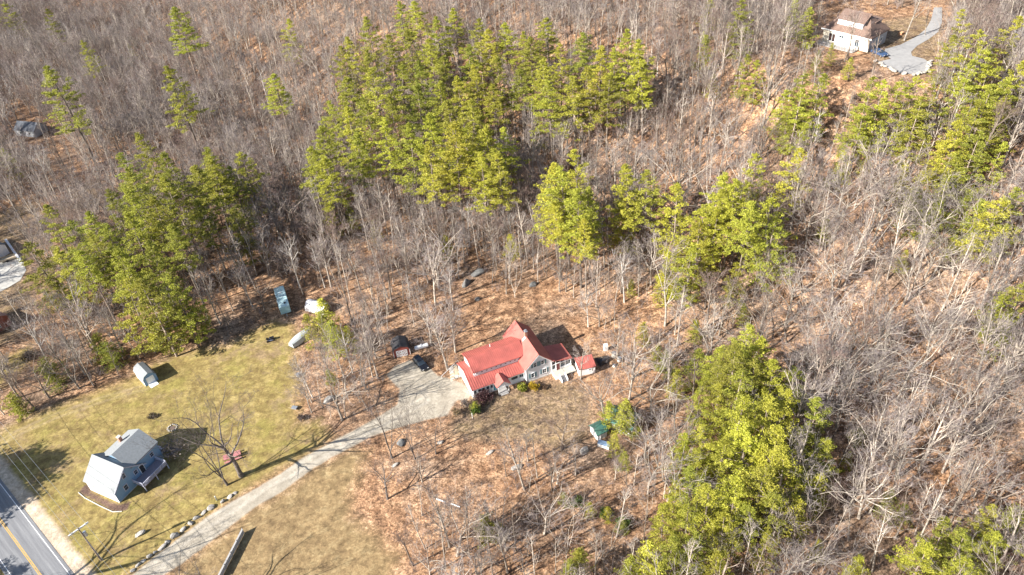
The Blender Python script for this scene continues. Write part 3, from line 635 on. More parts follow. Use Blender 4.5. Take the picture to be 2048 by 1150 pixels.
def rock(name, u, v, r, label, group=None, me=None, asp=1.3, rz=0.6, cat='boulder'):
    q = random.Random(u*7+v); p = at(u, v); o = link(name, me or ROCKS[int(u) % 5], loc=p+Vector((0,0,r*q.uniform(0, .3)))); o.rotation_euler = (q.uniform(-.35, .35), q.uniform(-.35, .35), rz+q.uniform(-.3, .3)); o.scale = (r*asp*q.uniform(.85, 1.3), r*q.uniform(.7, 1.05), r*q.uniform(.75, 1.2)); return tag(o, label, cat, group)
BL = [(267, 1140, .45), (277, 1130, .5), (287, 1122, .4), (300, 1112, .65), (311, 1105, .4), (326, 1094, .75), (337, 1084, .55), (351, 1072, .8), (367, 1059, .7), (383, 1047, .6), (395, 1036, .7), (408, 1025, .65), (424, 1015, .9), (446, 1003, .55), (460, 994, .6), (471, 986, .55)]
ordn = ['first', 'second', 'third', 'fourth', 'fifth', 'sixth', 'seventh', 'eighth', 'ninth', 'tenth', 'eleventh', 'twelfth', 'thirteenth', 'fourteenth', 'fifteenth', 'sixteenth', 'seventeenth', 'eighteenth', 'nineteenth', 'twentieth']
def ordinal(i):
    if i < 20: return ordn[i]
    n = i+1; s = 'th' if 10 <= n % 100 <= 20 else {1: 'st', 2: 'nd', 3: 'rd'}.get(n % 10, 'th'); return f'{n}{s}'
for i, (u, v, r) in enumerate(BL):
    rock('boulder', u, v, r, f'{"large" if r > .7 else "grey" if r > .55 else "small"} granite boulder, {ordinal(i)} from the road in the row along the driveway', 'boulders lining the driveway', me=(PALE if i % 3 != 1 else ROCKS)[i % 3], asp=1.15, rz=0.55)
rock('boulder', 955, 548, 1.7, 'big grey boulder in the leaf litter behind the farmhouse', me=ROCKS[4], asp=1.15); rock('boulder', 933, 568, 1.3, 'dark boulder just below left of the big grey boulder', me=ROCKS[0])
rock('boulder', 907, 422, 1.8, 'boulder among the pine trunks uphill of the farmhouse', me=ROCKS[3]); rock('boulder', 1066, 570, 1.0, 'flat grey boulder at the foot of the pines above the farmhouse', me=ROCKS[2])
rock('boulder', 803, 887, 1.15, 'dark boulder at the foot of the twin-trunked tree by the driveway', me=ROCKS[4]); rock('boulder', 658, 800, 1.2, 'long grey boulder at the lawn edge left of the driveway', me=ROCKS[3], asp=1.9)
rock('boulder', 1170, 901, 1.0, 'pale upright stone left of the green roofed sheds', me=PALE[0]); rock('boulder', 1032, 936, 0.9, 'pale stone in the leaves below the farmhouse yard', me=PALE[1])
rock('boulder', 790, 930, 0.6, 'small pale stone just below the twin-trunked tree', me=PALE[2]); rock('boulder', 280, 1068, 0.8, 'broad flat ledge rock in the lawn between pole and driveway', me=PALE[1], asp=1.5)
rock('boulder', 1436, 798, 1.2, 'rounded grey boulder under the pines on the right', me=ROCKS[1]); rock('boulder', 882, 885, .6, 'small stone under the brush below the driveway turn', me=PALE[0])
rock('boulder', 955, 600, 0.8, 'small boulder right below the dark boulder behind the farmhouse', me=ROCKS[2]); rock('boulder', 980, 905, .7, 'low pale stone at the lower edge of the farmhouse yard', me=PALE[2])
# stone rim round the upper driveway
sw = thing('stone_wall', at(1800, 150), 0, 'pale curved stone wall round the turning circle of the upper driveway', 'stone wall'); o0 = Vector(sw.location)
rim = [(1752, 124), (1764, 130), (1776, 137), (1790, 143), (1806, 147), (1824, 150), (1842, 149), (1855, 143), (1860, 133), (1862, 122)]
rp = [at(u, v) for u, v in rim]; rnd = random.Random(8)
for a, b_ in zip(rp[:-1], rp[1:]):
    n = max(1, int((b_-a).length/1.1))
    for i in range(n):
        p = a.lerp(b_, (i+rnd.random()*.4)/n); r = link('stone', PALE[rnd.randrange(3)], sw); r.location = p-o0+Vector((rnd.uniform(-.4,.4), rnd.uniform(-.4,.4), .25)); r.scale = (rnd.uniform(.6,1.0), rnd.uniform(.5,.8), rnd.uniform(.5,.8)); r.rotation_euler = (0,0,rnd.uniform(0,3))
# fire pit
fp = thing('fire_pit', at(345, 856), 0, 'round stone fire pit on the lawn behind the blue house', 'fire pit')
for i in range(14):
    t = 2*math.pi*i/14; r = link('stone', PALE[i % 3], fp); r.location = (0.95*math.cos(t), 0.95*math.sin(t), 0.12); r.scale = (.26,.2,.2); r.rotation_euler = (0,0,t)
part('ash', MB().add([(0.8*math.cos(2*math.pi*i/12), 0.8*math.sin(2*math.pi*i/12), 0.03) for i in range(12)], [tuple(range(12))]) or MB().box(-.5,.5,-.5,.5,0,.05), mat('ash_brown', (.12,.085,.07), .9, .3, 3), fp)

# ------------------------------------------------------------------ plank fence
p0, p1 = at(488, 1066), at(440, 1160)
d = p1-p0; L = math.hypot(d.x, d.y); FE = thing('board_fence', p0, math.atan2(d.y, d.x), 'weathered grey board fence standing in the dry grass right of the driveway', 'fence')
for k in range(int(L/2.4)+1): part('post', MB().box(k*2.4-.06, k*2.4+.06, -.06, .06, -.2, 1.45), WOODG, FE)
for k in range(int(L/0.16)): part('board', MB().box(0.06+k*0.16, 0.06+k*0.16+0.145, 0.07, 0.10, 0.04, 1.12+0.03*((k*7) % 3)), WOODG, FE)
part('cap_rail', MB().box(0, L, -.12, .2, 1.2, 1.26), WOODG, FE)

# ------------------------------------------------------------------ utility pole and wires
pb = at(203, 1121); UP = thing('utility_pole', pb, 0, 'brown utility pole with crossarm and transformer beside the road', 'utility pole')
part('pole', MB().tube((0,0,-.3), (0,0,10.2), 0.17, 0.11, 10), mat('pole_wood', (0.22, 0.17, 0.13), 0.9, 0.2, 4), UP)
ca = Vector((rnor.x, rnor.y, 0)); az = math.atan2(ca.y, ca.x)
xr = part('crossarm', MB().obox((0,0,9.8), (3.5, 0.22, 0.24), az), mat('crossarm_wood', (0.62, 0.62, 0.60), 0.8, 0.1, 4), UP)
for s in (-1.3, 0, 1.3): part('insulator', MB().tube(ca*s+Vector((0,0,9.9)), ca*s+Vector((0,0,10.15)), 0.06, 0.05, 8), CONC, xr)
tf = part('transformer', MB().tube(ca*0.42+Vector((0,0,7.4)), ca*0.42+Vector((0,0,8.5)), 0.28, n=12), METAL, UP)
part('bracket', MB().obox(ca*0.15+Vector((0,0,8.2)), (0.35, 0.1, 0.1), az), METAL, UP)
for nm, s, z, la in (('power_line', -1.3, 10.15, 'power line on the road side end of the crossarm'), ('power_line', 1.3, 10.15, 'power line on the house side end of the crossarm'), ('power_line', 0.0, 7.0, 'lower service cable strung from the middle of the utility pole')):
    w_ = MB(); base = pb+ca*s
    for sg in (-1, 1):
        prev = base+Vector((0,0,z))
        for i in range(1, 13):
            t = i/12; q = base+rdir*(sg*48*t)+Vector((0,0,z-1.3*(4*t*(1-t))*0.6)); w_.tube(prev, q, 0.022, n=4, caps=False); prev = q
    tag(link(nm, w_.mesh(nm, METAL)), la, 'power line', 'overhead lines along the road')

# ------------------------------------------------------------------ vehicles and yard items
def car(name, p, rz, label, paint, L=4.7, W=1.85, suv=True):
    c = thing(name, p, rz, label, 'car'); hh = 1.7 if suv else 1.42
    prof = [(-L/2, .38), (-L/2+.05, .95), (-L/2+.25, 1.02), (L/2-1.2, 1.02 if suv else .92), (L/2-.15, .82), (L/2, .62), (L/2-.03, .34), (-L/2+.1, .32)]
    o = part('body', MB().prism([(x, -W/2, z) for x, z in prof], (0, W, 0)), paint, c); bevel(o, .09, 3)
    g = MB(); x0, x1, t0, t1 = -L/2+.15, L/2-1.35, -L/2+(.45 if suv else .9), L/2-2.0
    g.add([(x0,-W/2+.08,.98),(x1,-W/2+.08,.98),(x1,W/2-.08,.98),(x0,W/2-.08,.98),(t0,-W/2+.28,hh),(t1,-W/2+.28,hh),(t1,W/2-.28,hh),(t0,W/2-.28,hh)], [(0,3,2,1),(4,5,6,7),(0,1,5,4),(1,2,6,5),(2,3,7,6),(3,0,4,7)])
    o = part('window_glass', g, GLASS, c); bevel(o, .04)
    o = part('roof', MB().box(t0-.02, t1+.05, -W/2+.24, W/2-.24, hh-.03, hh+.05), paint, c); bevel(o, .03)
    for sx in (-L/2+.85, L/2-.9):
        for sy in (-1, 1):
            wh = part('wheel', MB().tube((sx, sy*(W/2-.22), .34), (sx, sy*(W/2+.01), .34), .34, n=16), BLACK, c)
            part('rim', MB().tube((sx, sy*(W/2+.005), .34), (sx, sy*(W/2+.025), .34), .2, n=10), METAL, wh)
    for sy in (-1, 1): part('headlight', MB().box(L/2-.14, L/2-.02, sy*(W/2-.3)-.16, sy*(W/2-.3)+.16, .62, .76), WHITE, c)
    for sy in (-1, 1): part('mirror', MB().box(L/2-1.55, L/2-1.4, sy*(W/2+.07)-.09, sy*(W/2+.07)+.09, .98, 1.12), paint, c)
    return c
a = at(826, 716); b_ = at(852, 745); c_ = at(842, 731); car('parked_car', c_, math.atan2(b_.y-a.y, b_.x-a.x), 'black station wagon parked at the top of the driveway', CARBLACK)
a = at(1744, 104); b_ = at(1776, 117); c_ = at(1758, 110); car('parked_car', c_, math.atan2(b_.y-a.y, b_.x-a.x), 'blue car parked beside the brown roofed house', CARBLUE, 4.5, 1.8, False)
# travel trailer (teal) under the pines
q = [at(520+x/6.77, 550+y/6.77, 2.7) for x, y in ((205, 185), (285, 110), (400, 410), (262, 470))]
cx = sum((p for p in q), Vector())/4; ax = ((q[3]+q[2])/2-(q[0]+q[1])/2); TL = math.hypot(ax.x, ax.y); TW = min(2.6, ((q[1]-q[0]).length+(q[2]-q[3]).length)/2); print('trailer', TL, TW)
tt = thing('travel_trailer', (cx.x, cx.y, cx.z), math.atan2(ax.y, ax.x), 'long pale teal camping trailer parked in shade under the pines', 'trailer')
TL = min(TL, 9.0); bo = part('body', MB().box(-TL/2, TL/2, -TW/2, TW/2, .5, 2.6), TEAL, tt); bevel(bo, .2, 3)
part('roof', MB().box(-TL/2+.1, TL*0.08, -TW/2+.1, TW/2-.1, 2.58, 2.68).box(TL*0.12, TL/2-.1, -TW/2+.06, TW/2-.06, 2.6, 2.74), mat('pale_teal', (0.42, 0.58, 0.60), 0.6, 0.1, 1), tt)
part('roof_vent', MB().box(TL*.32, TL*.32+.5, .1, .6, 2.7, 2.9), BLACK, tt); part('roof_vent', MB().box(-TL*.2, -TL*.2+.5, -.3, .3, 2.66, 2.82), WHITE, tt)
for sy in (-1, 1): part('wheel', MB().tube((0.4, sy*(TW/2-.25), .36), (0.4, sy*TW/2, .36), .36, n=14), BLACK, tt)
for k in (-.3, .05, .3): window(tt, (TL*k, -TW/2, 1.7), .9, .6, (0, -1))
part('hitch', MB().box(TL/2, TL/2+1.2, -.08, .08, .45, .55), METAL, tt)
# hoop shelter
q = [at(520+x/6.77, 550+y/6.77, h) for x, y, h in ((600, 430, 1.6), (700, 320, 1.6), (945, 375, 1.6), (850, 500, 1.6))]
cx = sum((p for p in q), Vector())/4; ax = ((q[3]+q[2])/2-(q[0]+q[1])/2); SL = math.hypot(ax.x, ax.y); SWd = min((q[1]-q[0]).length, 4.0); print('shelter', SL, SWd)
hs_ = thing('hoop_shelter', cx, math.atan2(ax.y, ax.x), 'white tarp hoop shelter with open dark end behind the bare trees', 'shelter')
SL = min(SL, 7.0); n = 10; cv = MB(); outer = [(SWd/2*math.cos(math.pi*i/n), 2.3*math.sin(math.pi*i/n)+.25) for i in range(n+1)]; inner = [(y*.97, z-.04) for y, z in outer]
for i in range(n):
    (ya, za), (yb, zb) = outer[i], outer[i+1]; (yc, zc), (yd, zd) = inner[i+1], inner[i]
    cv.prism([(-SL/2,ya,za),(-SL/2,yb,zb),(-SL/2,yc,zc),(-SL/2,yd,zd)], (SL,0,0))
part('cover', cv, TARPW, hs_); part('back_wall', MB().prism([(-SL/2+.05,y,z) for y, z in inner]+[(-SL/2+.05, inner[-1][0], -.1), (-SL/2+.05, inner[0][0], -.1)], (.05,0,0)), TARPW, hs_)
part('stored_wood', MB().box(SL/2-1.2, SL/2-.1, -1.3, 1.3, 0, 1.4), mat('brown_wood', (0.16,0.10,0.07), 0.9), hs_)
# covered boat
a = at(520+420/6.77, 550+960/6.77, .6); b_ = at(520+690/6.77, 550+730/6.77, .6); d = b_-a; BLg = math.hypot(d.x, d.y); print('boat', BLg)
bt = thing('covered_boat', (a+b_)/2, math.atan2(d.y, d.x), 'pale grey tarp-covered boat at the lawn edge under the young pine', 'boat')
n = 12; secs = []; bvs = []; bfs = []
for i in range(n+1):
    t = i/n; x = (-.5+t)*BLg; wd = 1.35*math.sqrt(max(0, 1-max(0, (t-.35)/.66)**2.2)) if t > .35 else 1.35*(0.62+.38*math.sin(t/.35*math.pi/2)); hgt = 1.5*(1-.35*abs(t-.4))
    for k in range(9):
        s = k/8; ang = math.pi*s; bvs.append((x, wd*math.cos(ang), .35+hgt*max(0, math.sin(ang))**.7*(.55 if k in (1, 7) else 1)*.9))
for i in range(n):
    for k in range(8): a0 = i*9+k; bfs.append((a0, a0+1, a0+10, a0+9))
bfs.append(tuple(range(9))); bfs.append(tuple(n*9+k for k in range(8, -1, -1)))
mbb = MB(); mbb.add(bvs, bfs); part('tarp', mbb, TARPG, bt)
part('hull', MB().prism([(-BLg/2+.1,-.9,0),(BLg*.25,-.8,0),(BLg/2-.3,0,0),(BLg*.25,.8,0),(-BLg/2+.1,.9,0)], (0,0,.4)), DARK, bt)
# lawn tractor
lt = thing('lawn_tractor', at(540, 681), R(20), 'dark lawn tractor parked at the upper edge of the lawn', 'lawn tractor')
o = part('hood', MB().box(.2,1.1,-.35,.35,.4,.85), CARBLACK, lt); bevel(o, .08); o = part('deck', MB().box(-.6,.7,-.6,.6,.15,.35), mat('dark_blue_grey', (.08,.09,.13), .5), lt); bevel(o, .05)
part('seat', MB().box(-.5,-.05,-.25,.25,.5,.62).box(-.6,-.5,-.25,.25,.6,.95), BLACK, lt); part('steering_wheel', MB().tube((.12,0,.9), (.08,0,.94), .2, n=12), BLACK, lt)
for sx, r in ((-.55, .3), (.85, .2)):
    for sy in (-1, 1): part('wheel', MB().tube((sx,sy*.45,r),(sx,sy*.65,r), r, n=12), BLACK, lt)
# propane tank
pa, pb_ = at(829, 698, .6), at(857, 690, .6); d = pb_-pa; PLn = math.hypot(d.x, d.y); print('propane', PLn)
pt = thing('propane_tank', (pa+pb_)/2, math.atan2(d.y, d.x), 'white propane tank lying in the leaves above the black car', 'propane tank'); PLn = min(PLn, 3.6)
tk = MB(); prev = None; rr_ = [(-1, .0), (-.985, .25), (-.94, .42), (-.86, .5), (.86, .5), (.94, .42), (.985, .25), (1, 0.0)]
for (xa, ra_), (xb, rb_) in zip(rr_[:-1], rr_[1:]): tk.tube((xa*PLn/2,0,.75), (xb*PLn/2,0,.75), max(ra_,.001), max(rb_,.001), 16, False)
part('tank', tk, WHITE, pt, sm=True); part('valve_dome', MB().tube((0,0,1.2),(0,0,1.42), .2, n=12), WHITE, pt)
for x in (-.9, .9): part('leg', MB().box(x-.1,x+.1,-.35,.35,0,.35), CONC, pt)
# small barn with white doors
bp_ = at(805, 712); BN = thing('small_barn', bp_, R(12), 'small red barn with dark roof and white cross-braced doors by the driveway top', 'barn')
prof = [(-1.9,0,-.1),(-1.9,0,1.7),(-1.45,0,2.5),(0,0,3.0),(1.45,0,2.5),(1.9,0,1.7),(1.9,0,-.1)]
part('wall', MB().prism(prof, (0,3.6,0)), REDWOOD, BN); gr = MB(); o2 = [(-2.05,1.55),(-1.5,2.56),(0,3.1),(1.5,2.56),(2.05,1.55)]
for (xa, za), (xb, zb) in zip(o2[:-1], o2[1:]): gr.slab([(xa,-.2,za+.06),(xb,-.2,zb+.06),(xb,3.8,zb+.06),(xa,3.8,za+.06)], .09)
part('roof', gr, mat('black_shingles', (0.035, 0.035, 0.04), 0.85, 0.3, 3, bump=.3), BN)
for sx in (-1, 1):
    dm = part('door', MB().box(min(sx*.03, sx*1.25), max(sx*.03, sx*1.25), -.06, -.0, .05, 1.85), REDWOOD, BN)
    br = MB(); xc = sx*.64
    for x in (sx*.10, sx*1.18): br.box(x-.09, x+.09, -.11, -.065, .05, 1.85)
    for z in (.11, .95, 1.79): br.box(xc-.5, xc+.5, -.112, -.066, z-.09, z+.09)
    for z in (.53, 1.37):
        for r_ in (-1, 1): br.obox((xc, -.088, z), (1.2, .04, .14), 0, 0, r_*R(37))
    part('cross_brace', br, WHITE, dm)
part('corner_board', MB().box(-1.95,-1.8,-.05,.1,0,1.8), WHITE, BN); part('corner_board', MB().box(1.8,1.95,-.05,.1,0,1.8), WHITE, BN)
# green roofed sheds
def small_house(name, u, v, rz, w, l, he, hr, wall, roof, label, axis='x', cat='shed'):
    h_ = thing(name, at(u, v), R(rz), label, cat); part('wall', gable_body(-w/2, w/2, -l/2, l/2, he, hr, axis, -.2), wall, h_); part('roof', gable_roof(-w/2, w/2, -l/2, l/2, he, hr, axis, .25), roof, h_); return h_
g = small_house('green_roof_shed', 1197, 868, 25, 2.2, 2.7, 1.8, 2.7, WHITE_WALL, GREEN_ROOF, 'smallest white shed with a teal green roof, left of the bigger one'); door(g, (0, -1.35, .9), .8, 1.7, (0, -1), WHITE)
g = small_house('green_roof_shed', 1246, 850, -33, 5.4, 4.2, 2.3, 3.7, WHITE_WALL, GREEN_ROOF, 'larger white shed with a green roof half hidden by pine boughs')
for x in (-1.6, -.5, 1.2): window(g, (x, -2.1, 1.4), .6, .8, (0, -1), cols=1)
door(g, (0.4, -2.1, 1.0), .5, 1.8, (0, -1), WHITE)
hv = thing('storage_box', at(1208, 893), R(-30), 'white and blue storage box below the green roofed sheds', 'box'); o = part('body', MB().box(-1.2,1.2,-.5,.5,0,.9), WHITE, hv); bevel(o, .06); part('lid', MB().box(-1.25,1.25,-.55,.55,.9,1.0), mat('blue_grey_lid', (.25,.35,.5), .5), hv)
# woodpile / junk right of the red roofed shed
jk = thing('tarp_pile', at(1207, 722), R(15), 'black tarp over a pile right of the small red roofed shed', 'tarp'); bmr = rock_mesh('tarp', 77, mat('black_tarp', (.03,.03,.035), .45, .3, 3, bump=.4), 3, .5); o = link('tarp', bmr, jk); o.scale = (2.6, 1.7, 1.4); o.location.z = .3
part('weight', MB().obox((-.5,.2,1.0), (.5,.3,.2), .3), WOODT, jk)
for i, (u, v, la, m) in enumerate(((1211, 700, 'upright white cabinet standing behind the black tarp', WHITE), (1228, 713, 'pale steel drum behind the black tarp', CONC), (1239, 722, 'white barrel at the right end of the black tarp', WHITE), (1228, 733, 'small white bucket in front of the black tarp', WHITE))):
    if i == 0: t_ = thing('cabinet', at(u, v), R(10), la, 'cabinet'); part('body', MB().box(-.45,.45,-.35,.35,0,1.7), m, t_); part('door', MB().box(-.42,.42,-.39,-.36,.08,1.62), m, t_); part('handle', MB().box(.3,.34,-.43,-.39,.8,1.1), METAL, t_)
    else:
        r_ = (.55, .45, .3)[i-1]; hh = (1.1, 1.0, .5)[i-1]; t_ = thing('drum', at(u, v), 0, la, 'barrel'); part('body', MB().tube((0,0,0),(0,0,hh), r_, r_*.95, 14), m, t_); part('rim', MB().tube((0,0,hh),(0,0,hh+.05), r_*1.03, n=14), METAL, t_)
# picnic table
pc = thing('picnic_table', at(466, 916), R(22), 'faded red picnic table under the bare tree by the driveway', 'picnic table')
for k in range(5): part('board', MB().box(-1.7,1.7,-.5+k*.2,-.5+k*.2+.18,.72,.77), PINKT, pc)
for sy in (-1, 1):
    part('seat', MB().box(-1.7,1.7,sy*.95-.18,sy*.95+.18,.42,.47), PINKT, pc)
for sx in (-1.1, 1.1): part('leg', MB().obox((sx,-.35,.37), (.08,.1,.8), 0, R(22)).obox((sx,.35,.37), (.08,.1,.8), 0, -R(22)).box(sx-.04,sx+.04,-1.05,1.05,.34,.42), PINKT, pc)
# little posts, drums, boards
for u, v, la, hgt, r_ in ((434, 1001, 'short grey-blue post behind the boulder row', 1.3, .12), (945, 836, 'white yard post below the green bush by the farmhouse', 1.5, .07)):
    t_ = thing('yard_post', at(u, v), 0, la, 'post'); part('post', MB().tube((0,0,-.1),(0,0,hgt), r_, n=8), METAL if 'blue' in la else WHITE, t_); part('cap', MB().tube((0,0,hgt),(0,0,hgt+.1), r_*1.4, r_*.6, 8), CONC, t_)
for u, v, la in ((881, 1001, 'left of two white boards lying in the leaves below the driveway'), (911, 1011, 'right of two white boards lying in the leaves below the driveway')):
    t_ = link('loose_board', MB().box(-.95,.95,-.12,.12,0.02,.1).mesh('board', WHITE), loc=at(u, v), rz=R(-28)); bevel(t_, .01); tag(t_, la, 'board', 'boards lying in the leaves')
fu = thing('oil_drum', at(597, 752), 0, 'pale round drum at the lawn edge left of the lone birch', 'barrel'); part('body', MB().tube((0,0,0),(0,0,.7), .45, n=14), TARPG, fu); part('lid', MB().tube((0,0,.7),(0,0,.74), .47, n=14), METAL, fu)
wb = thing('wheelbarrow', at(590, 818), R(-20), 'wheelbarrow tipped beside the dark bush at the lawn edge', 'wheelbarrow')
part('tray', MB().add([(-.5,-.35,.35),(.5,-.3,.3),(.5,.3,.3),(-.5,.35,.35),(-.7,-.45,.7),(.7,-.4,.6),(.7,.4,.6),(-.7,.45,.7)], [(0,1,2,3),(0,4,5,1),(1,5,6,2),(2,6,7,3),(3,7,4,0)]) or MB().box(-.6,.6,-.4,.4,.3,.6), METAL, wb)
part('handle', MB().tube((-.2,-.3,.3),(-1.3,-.35,.5), .03).tube((-.2,.3,.3),(-1.3,.35,.5), .03), WOODT, wb); part('wheel', MB().tube((.8,-.06,.2),(.8,.06,.2), .2, n=12), BLACK, wb)
# left edge buildings
h_ = small_house('dark_roof_house', -22, 512, -30, 9, 7, 3.0, 5.2, WHITE_WALL, DKROOF, 'dark grey roofed house cut by the left edge beside a paved yard', 'x', 'house'); window(h_, (2.5,-3.5,1.7), 1.0,1.1,(0,-1)); window(h_, (-1,-3.5,1.7), 1.0,1.1,(0,-1))
h_ = small_house('red_brown_house', -14, 655, -30, 7, 6, 2.8, 4.8, BRICKRED, mat('faded_brown_roof', (.26,.15,.12), .9, .15), 'red-brown sided house cut by the left edge', 'x', 'house'); window(h_, (3.5,0,1.6), .9,1.1,(1,0)); window(h_, (2,-3,1.6), .9,1.1,(0,-1))
h_ = small_house('grey_cabin', 66, 266, -18, 9, 6, 2.6, 4.6, BLUEGREY, DKROOF, 'charcoal roofed cabin among the bare trees at the upper left', 'x', 'cabin'); window(h_, (-2,-3,1.5), 1,1,(0,-1)); window(h_, (2,-3,1.5), 1,1,(0,-1)); part('gutter', MB().box(-4.8,-4.7,-3.1,3.1,2.5,2.62), WHITE, h_)
h_ = small_house('grey_edge_house', 2062, 84, 30, 9, 7, 3.0, 5.2, BLUEGREY, mat('pale_grey_roof', (.42,.42,.42), .8, .1), 'pale grey roof showing at the right edge among pines', 'x', 'house'); window(h_, (-4.5,0,1.6), 1,1,(-1,0))
# paved yard + long white wall of the left yard
pv = [at(u, v) for u, v in ((-60, 545), (0, 522), (40, 508), (52, 540), (40, 560), (10, 578), (-60, 610))]
mb = MB(); tri = mg.tessellate_polygon([[Vector((p.x, p.y, 0)) for p in pv]]); mb.add([(p.x, p.y, p.z+.05) for p in pv], tri)
tag(link('paved_yard', mb.mesh('paved_yard', mat('pale_asphalt', (.42,.41,.38), .9, .15, .5))), kind='structure')
a, b_ = at(13, 482), at(50, 535); d = b_-a; lw = thing('white_wall', a, math.atan2(d.y, d.x), 'low white retaining wall along the paved yard at the left edge', 'wall')
for k in range(int(d.length/1.2)): part('block', MB().box(k*1.2, k*1.2+1.17, -.3, .3, -.2, .75), WHITE, lw)
a = at(16, 520); ub = thing('utility_trailer', a, R(25), 'tan utility trailer parked beside the white wall at the left edge', 'trailer'); part('bed', MB().box(-2.2,2.2,-1,1,.5,.62).box(-2.2,2.2,-1,-.92,.62,1).box(-2.2,2.2,.92,1,.62,1).box(-2.2,-2.1,-1,1,.62,1), WOODT, ub)
for sy in (-1,1): part('wheel', MB().tube((0,sy*1.02,.35),(0,sy*1.2,.35), .35, n=14), BLACK, ub)
part('hitch', MB().box(2.2,3.2,-.06,.06,.5,.58), METAL, ub)
print('setting done', time.time()-T0)

# ------------------------------------------------------------------ tree prototypes
def tubes_np(lines, sides):
    """lines: list of (pts (n,3), radii (n)) -> V, F quads"""
    V = []; F = []; off = 0
    for (P, r) in lines:
        n = len(P); T = np.gradient(P, axis=0); T /= np.linalg.norm(T, axis=1)[:, None]+1e-9
        ref = np.array([0, 0, 1.0]) if abs(T[0][2]) < 0.9 else np.array([1.0, 0, 0])
        A = np.cross(T, ref); A /= np.linalg.norm(A, axis=1)[:, None]+1e-9; B = np.cross(T, A)
        th = np.arange(sides)*2*np.pi/sides
        ring = P[:, None, :] + r[:, None, None]*(A[:, None, :]*np.cos(th)[None, :, None]+B[:, None, :]*np.sin(th)[None, :, None])
        V.append(ring.reshape(-1, 3)); i = np.arange(n-1)[:, None]*sides; j = np.arange(sides)[None, :]; j2 = (j+1) % sides
        F.append(np.stack([off+i+j, off+i+j2, off+i+sides+j2, off+i+sides+j], -1).reshape(-1, 4)); off += n*sides
    return np.concatenate(V), np.concatenate(F)
def polyline(p, d, L, n, crook, up, rg):
    pts = [p]; d = d/np.linalg.norm(d)
    for i in range(n):
        d = d + rg.normal(0, crook, 3) + np.array([0, 0, up]); d /= np.linalg.norm(d); pts.append(pts[-1]+d*L/n)
    return np.array(pts)
def branch_dir(axis, ang, rg, phi=None):
    axis = axis/np.linalg.norm(axis); ref = np.array([0, 0, 1.0]) if abs(axis[2]) < .9 else np.array([1.0, 0, 0])
    a = np.cross(axis, ref); a /= np.linalg.norm(a); b = np.cross(axis, a); ph = rg.uniform(0, 2*np.pi) if phi is None else phi
    return axis*math.cos(ang)+(a*math.cos(ph)+b*math.sin(ph))*math.sin(ang)
def bare_tree(seed, kind, fat=1.0):
    """returns thick lines (trunk and limbs), fine lines (branches and twigs)"""
    rg = np.random.default_rng(seed); thick = []; fine = []
    if kind == 'spreading': H = 15.0; tr = .24; tl = H*rg.uniform(.32, .5); nl = 8; cro = .15; up = .03; la = (R(25), R(60)); ll = (.40, .62)
    elif kind == 'upright': H = 16.0; tr = .17; tl = H*rg.uniform(.55, .7); nl = 10; cro = .07; up = .06; la = (R(18), R(42)); ll = (.22, .38)
    elif kind == 'slender': H = 13.0; tr = .10; tl = H*.85; nl = 12; cro = .05; up = .05; la = (R(25), R(50)); ll = (.12, .22)
    else: H = 14.0; tr = .15; tl = H*.1; nl = 4; cro = .08; up = .04; la = (R(8), R(26)); ll = (.75, .9)
    tr *= fat
    def rec(P, r, level, L):
        nch = {1: 6, 2: 5, 3: 4}[level] if kind != 'slender' else {1: 4, 2: 4, 3: 3}[level]
        for k in range(nch):
            f = rg.uniform(.25, .98) if k else .97; x = f*(len(P)-1); i = min(int(x), len(P)-2); q = P[i]+(P[i+1]-P[i])*(x-i); ax = P[i+1]-P[i]
            rr = (r[i]+(r[i+1]-r[i])*(x-i))
            l2 = L*rg.uniform(.32, .62)*(1.15-.5*f); n = {1: 5, 2: 4, 3: 3}[level]
            d2 = branch_dir(ax, rg.uniform(R(22), R(58)), rg); P2 = polyline(q, d2, l2, n, cro*1.25, up, rg)
            r2 = np.linspace(min(rr*.5, .05*max(fat, .8)), {1: .018, 2: .010, 3: .008}[level], n+1)
            r2 = np.maximum(r2, .008)
            fine.append((level, P2, r2))
            if level < 3: rec(P2, r2, level+1, l2)
    P = polyline(np.array([0, 0, -.3]), np.array([rg.normal(0, .03), rg.normal(0, .03), 1]), tl+.3, 7, cro*.35, .05, rg)
    rad = np.linspace(tr*1.15, tr*.55, 8); rad[0] = tr*1.5; thick.append((P, rad))
    for k in range(nl):
        f = 1.0 if k < (3 if kind == 'spreading' else 1) else rg.uniform(.35 if kind != 'fork' else .8, 1.0)
        x = f*(len(P)-1)*.999; i = min(int(x), len(P)-2); q = P[i]+(P[i+1]-P[i])*(x-i); ang = rg.uniform(*la)
        if kind == 'upright' and k == 0 or kind == 'slender' and k == 0: ang = .08
        L = H*rg.uniform(*ll)*(1.0 if kind in ('spreading', 'fork') else (1.25-.6*f) if k else .5)
        P1 = polyline(q, branch_dir(P[i+1]-P[i], ang, rg, 2*np.pi*k/nl*1.618+rg.normal(0, .4)), L, 7, cro, up*1.2, rg)
        r0 = rad[i]*(.62 if kind in ('spreading', 'fork') else .5); r1 = np.linspace(r0, .022, 8); thick.append((P1, r1)); rec(P1, r1, 1, L)
    return thick, fine
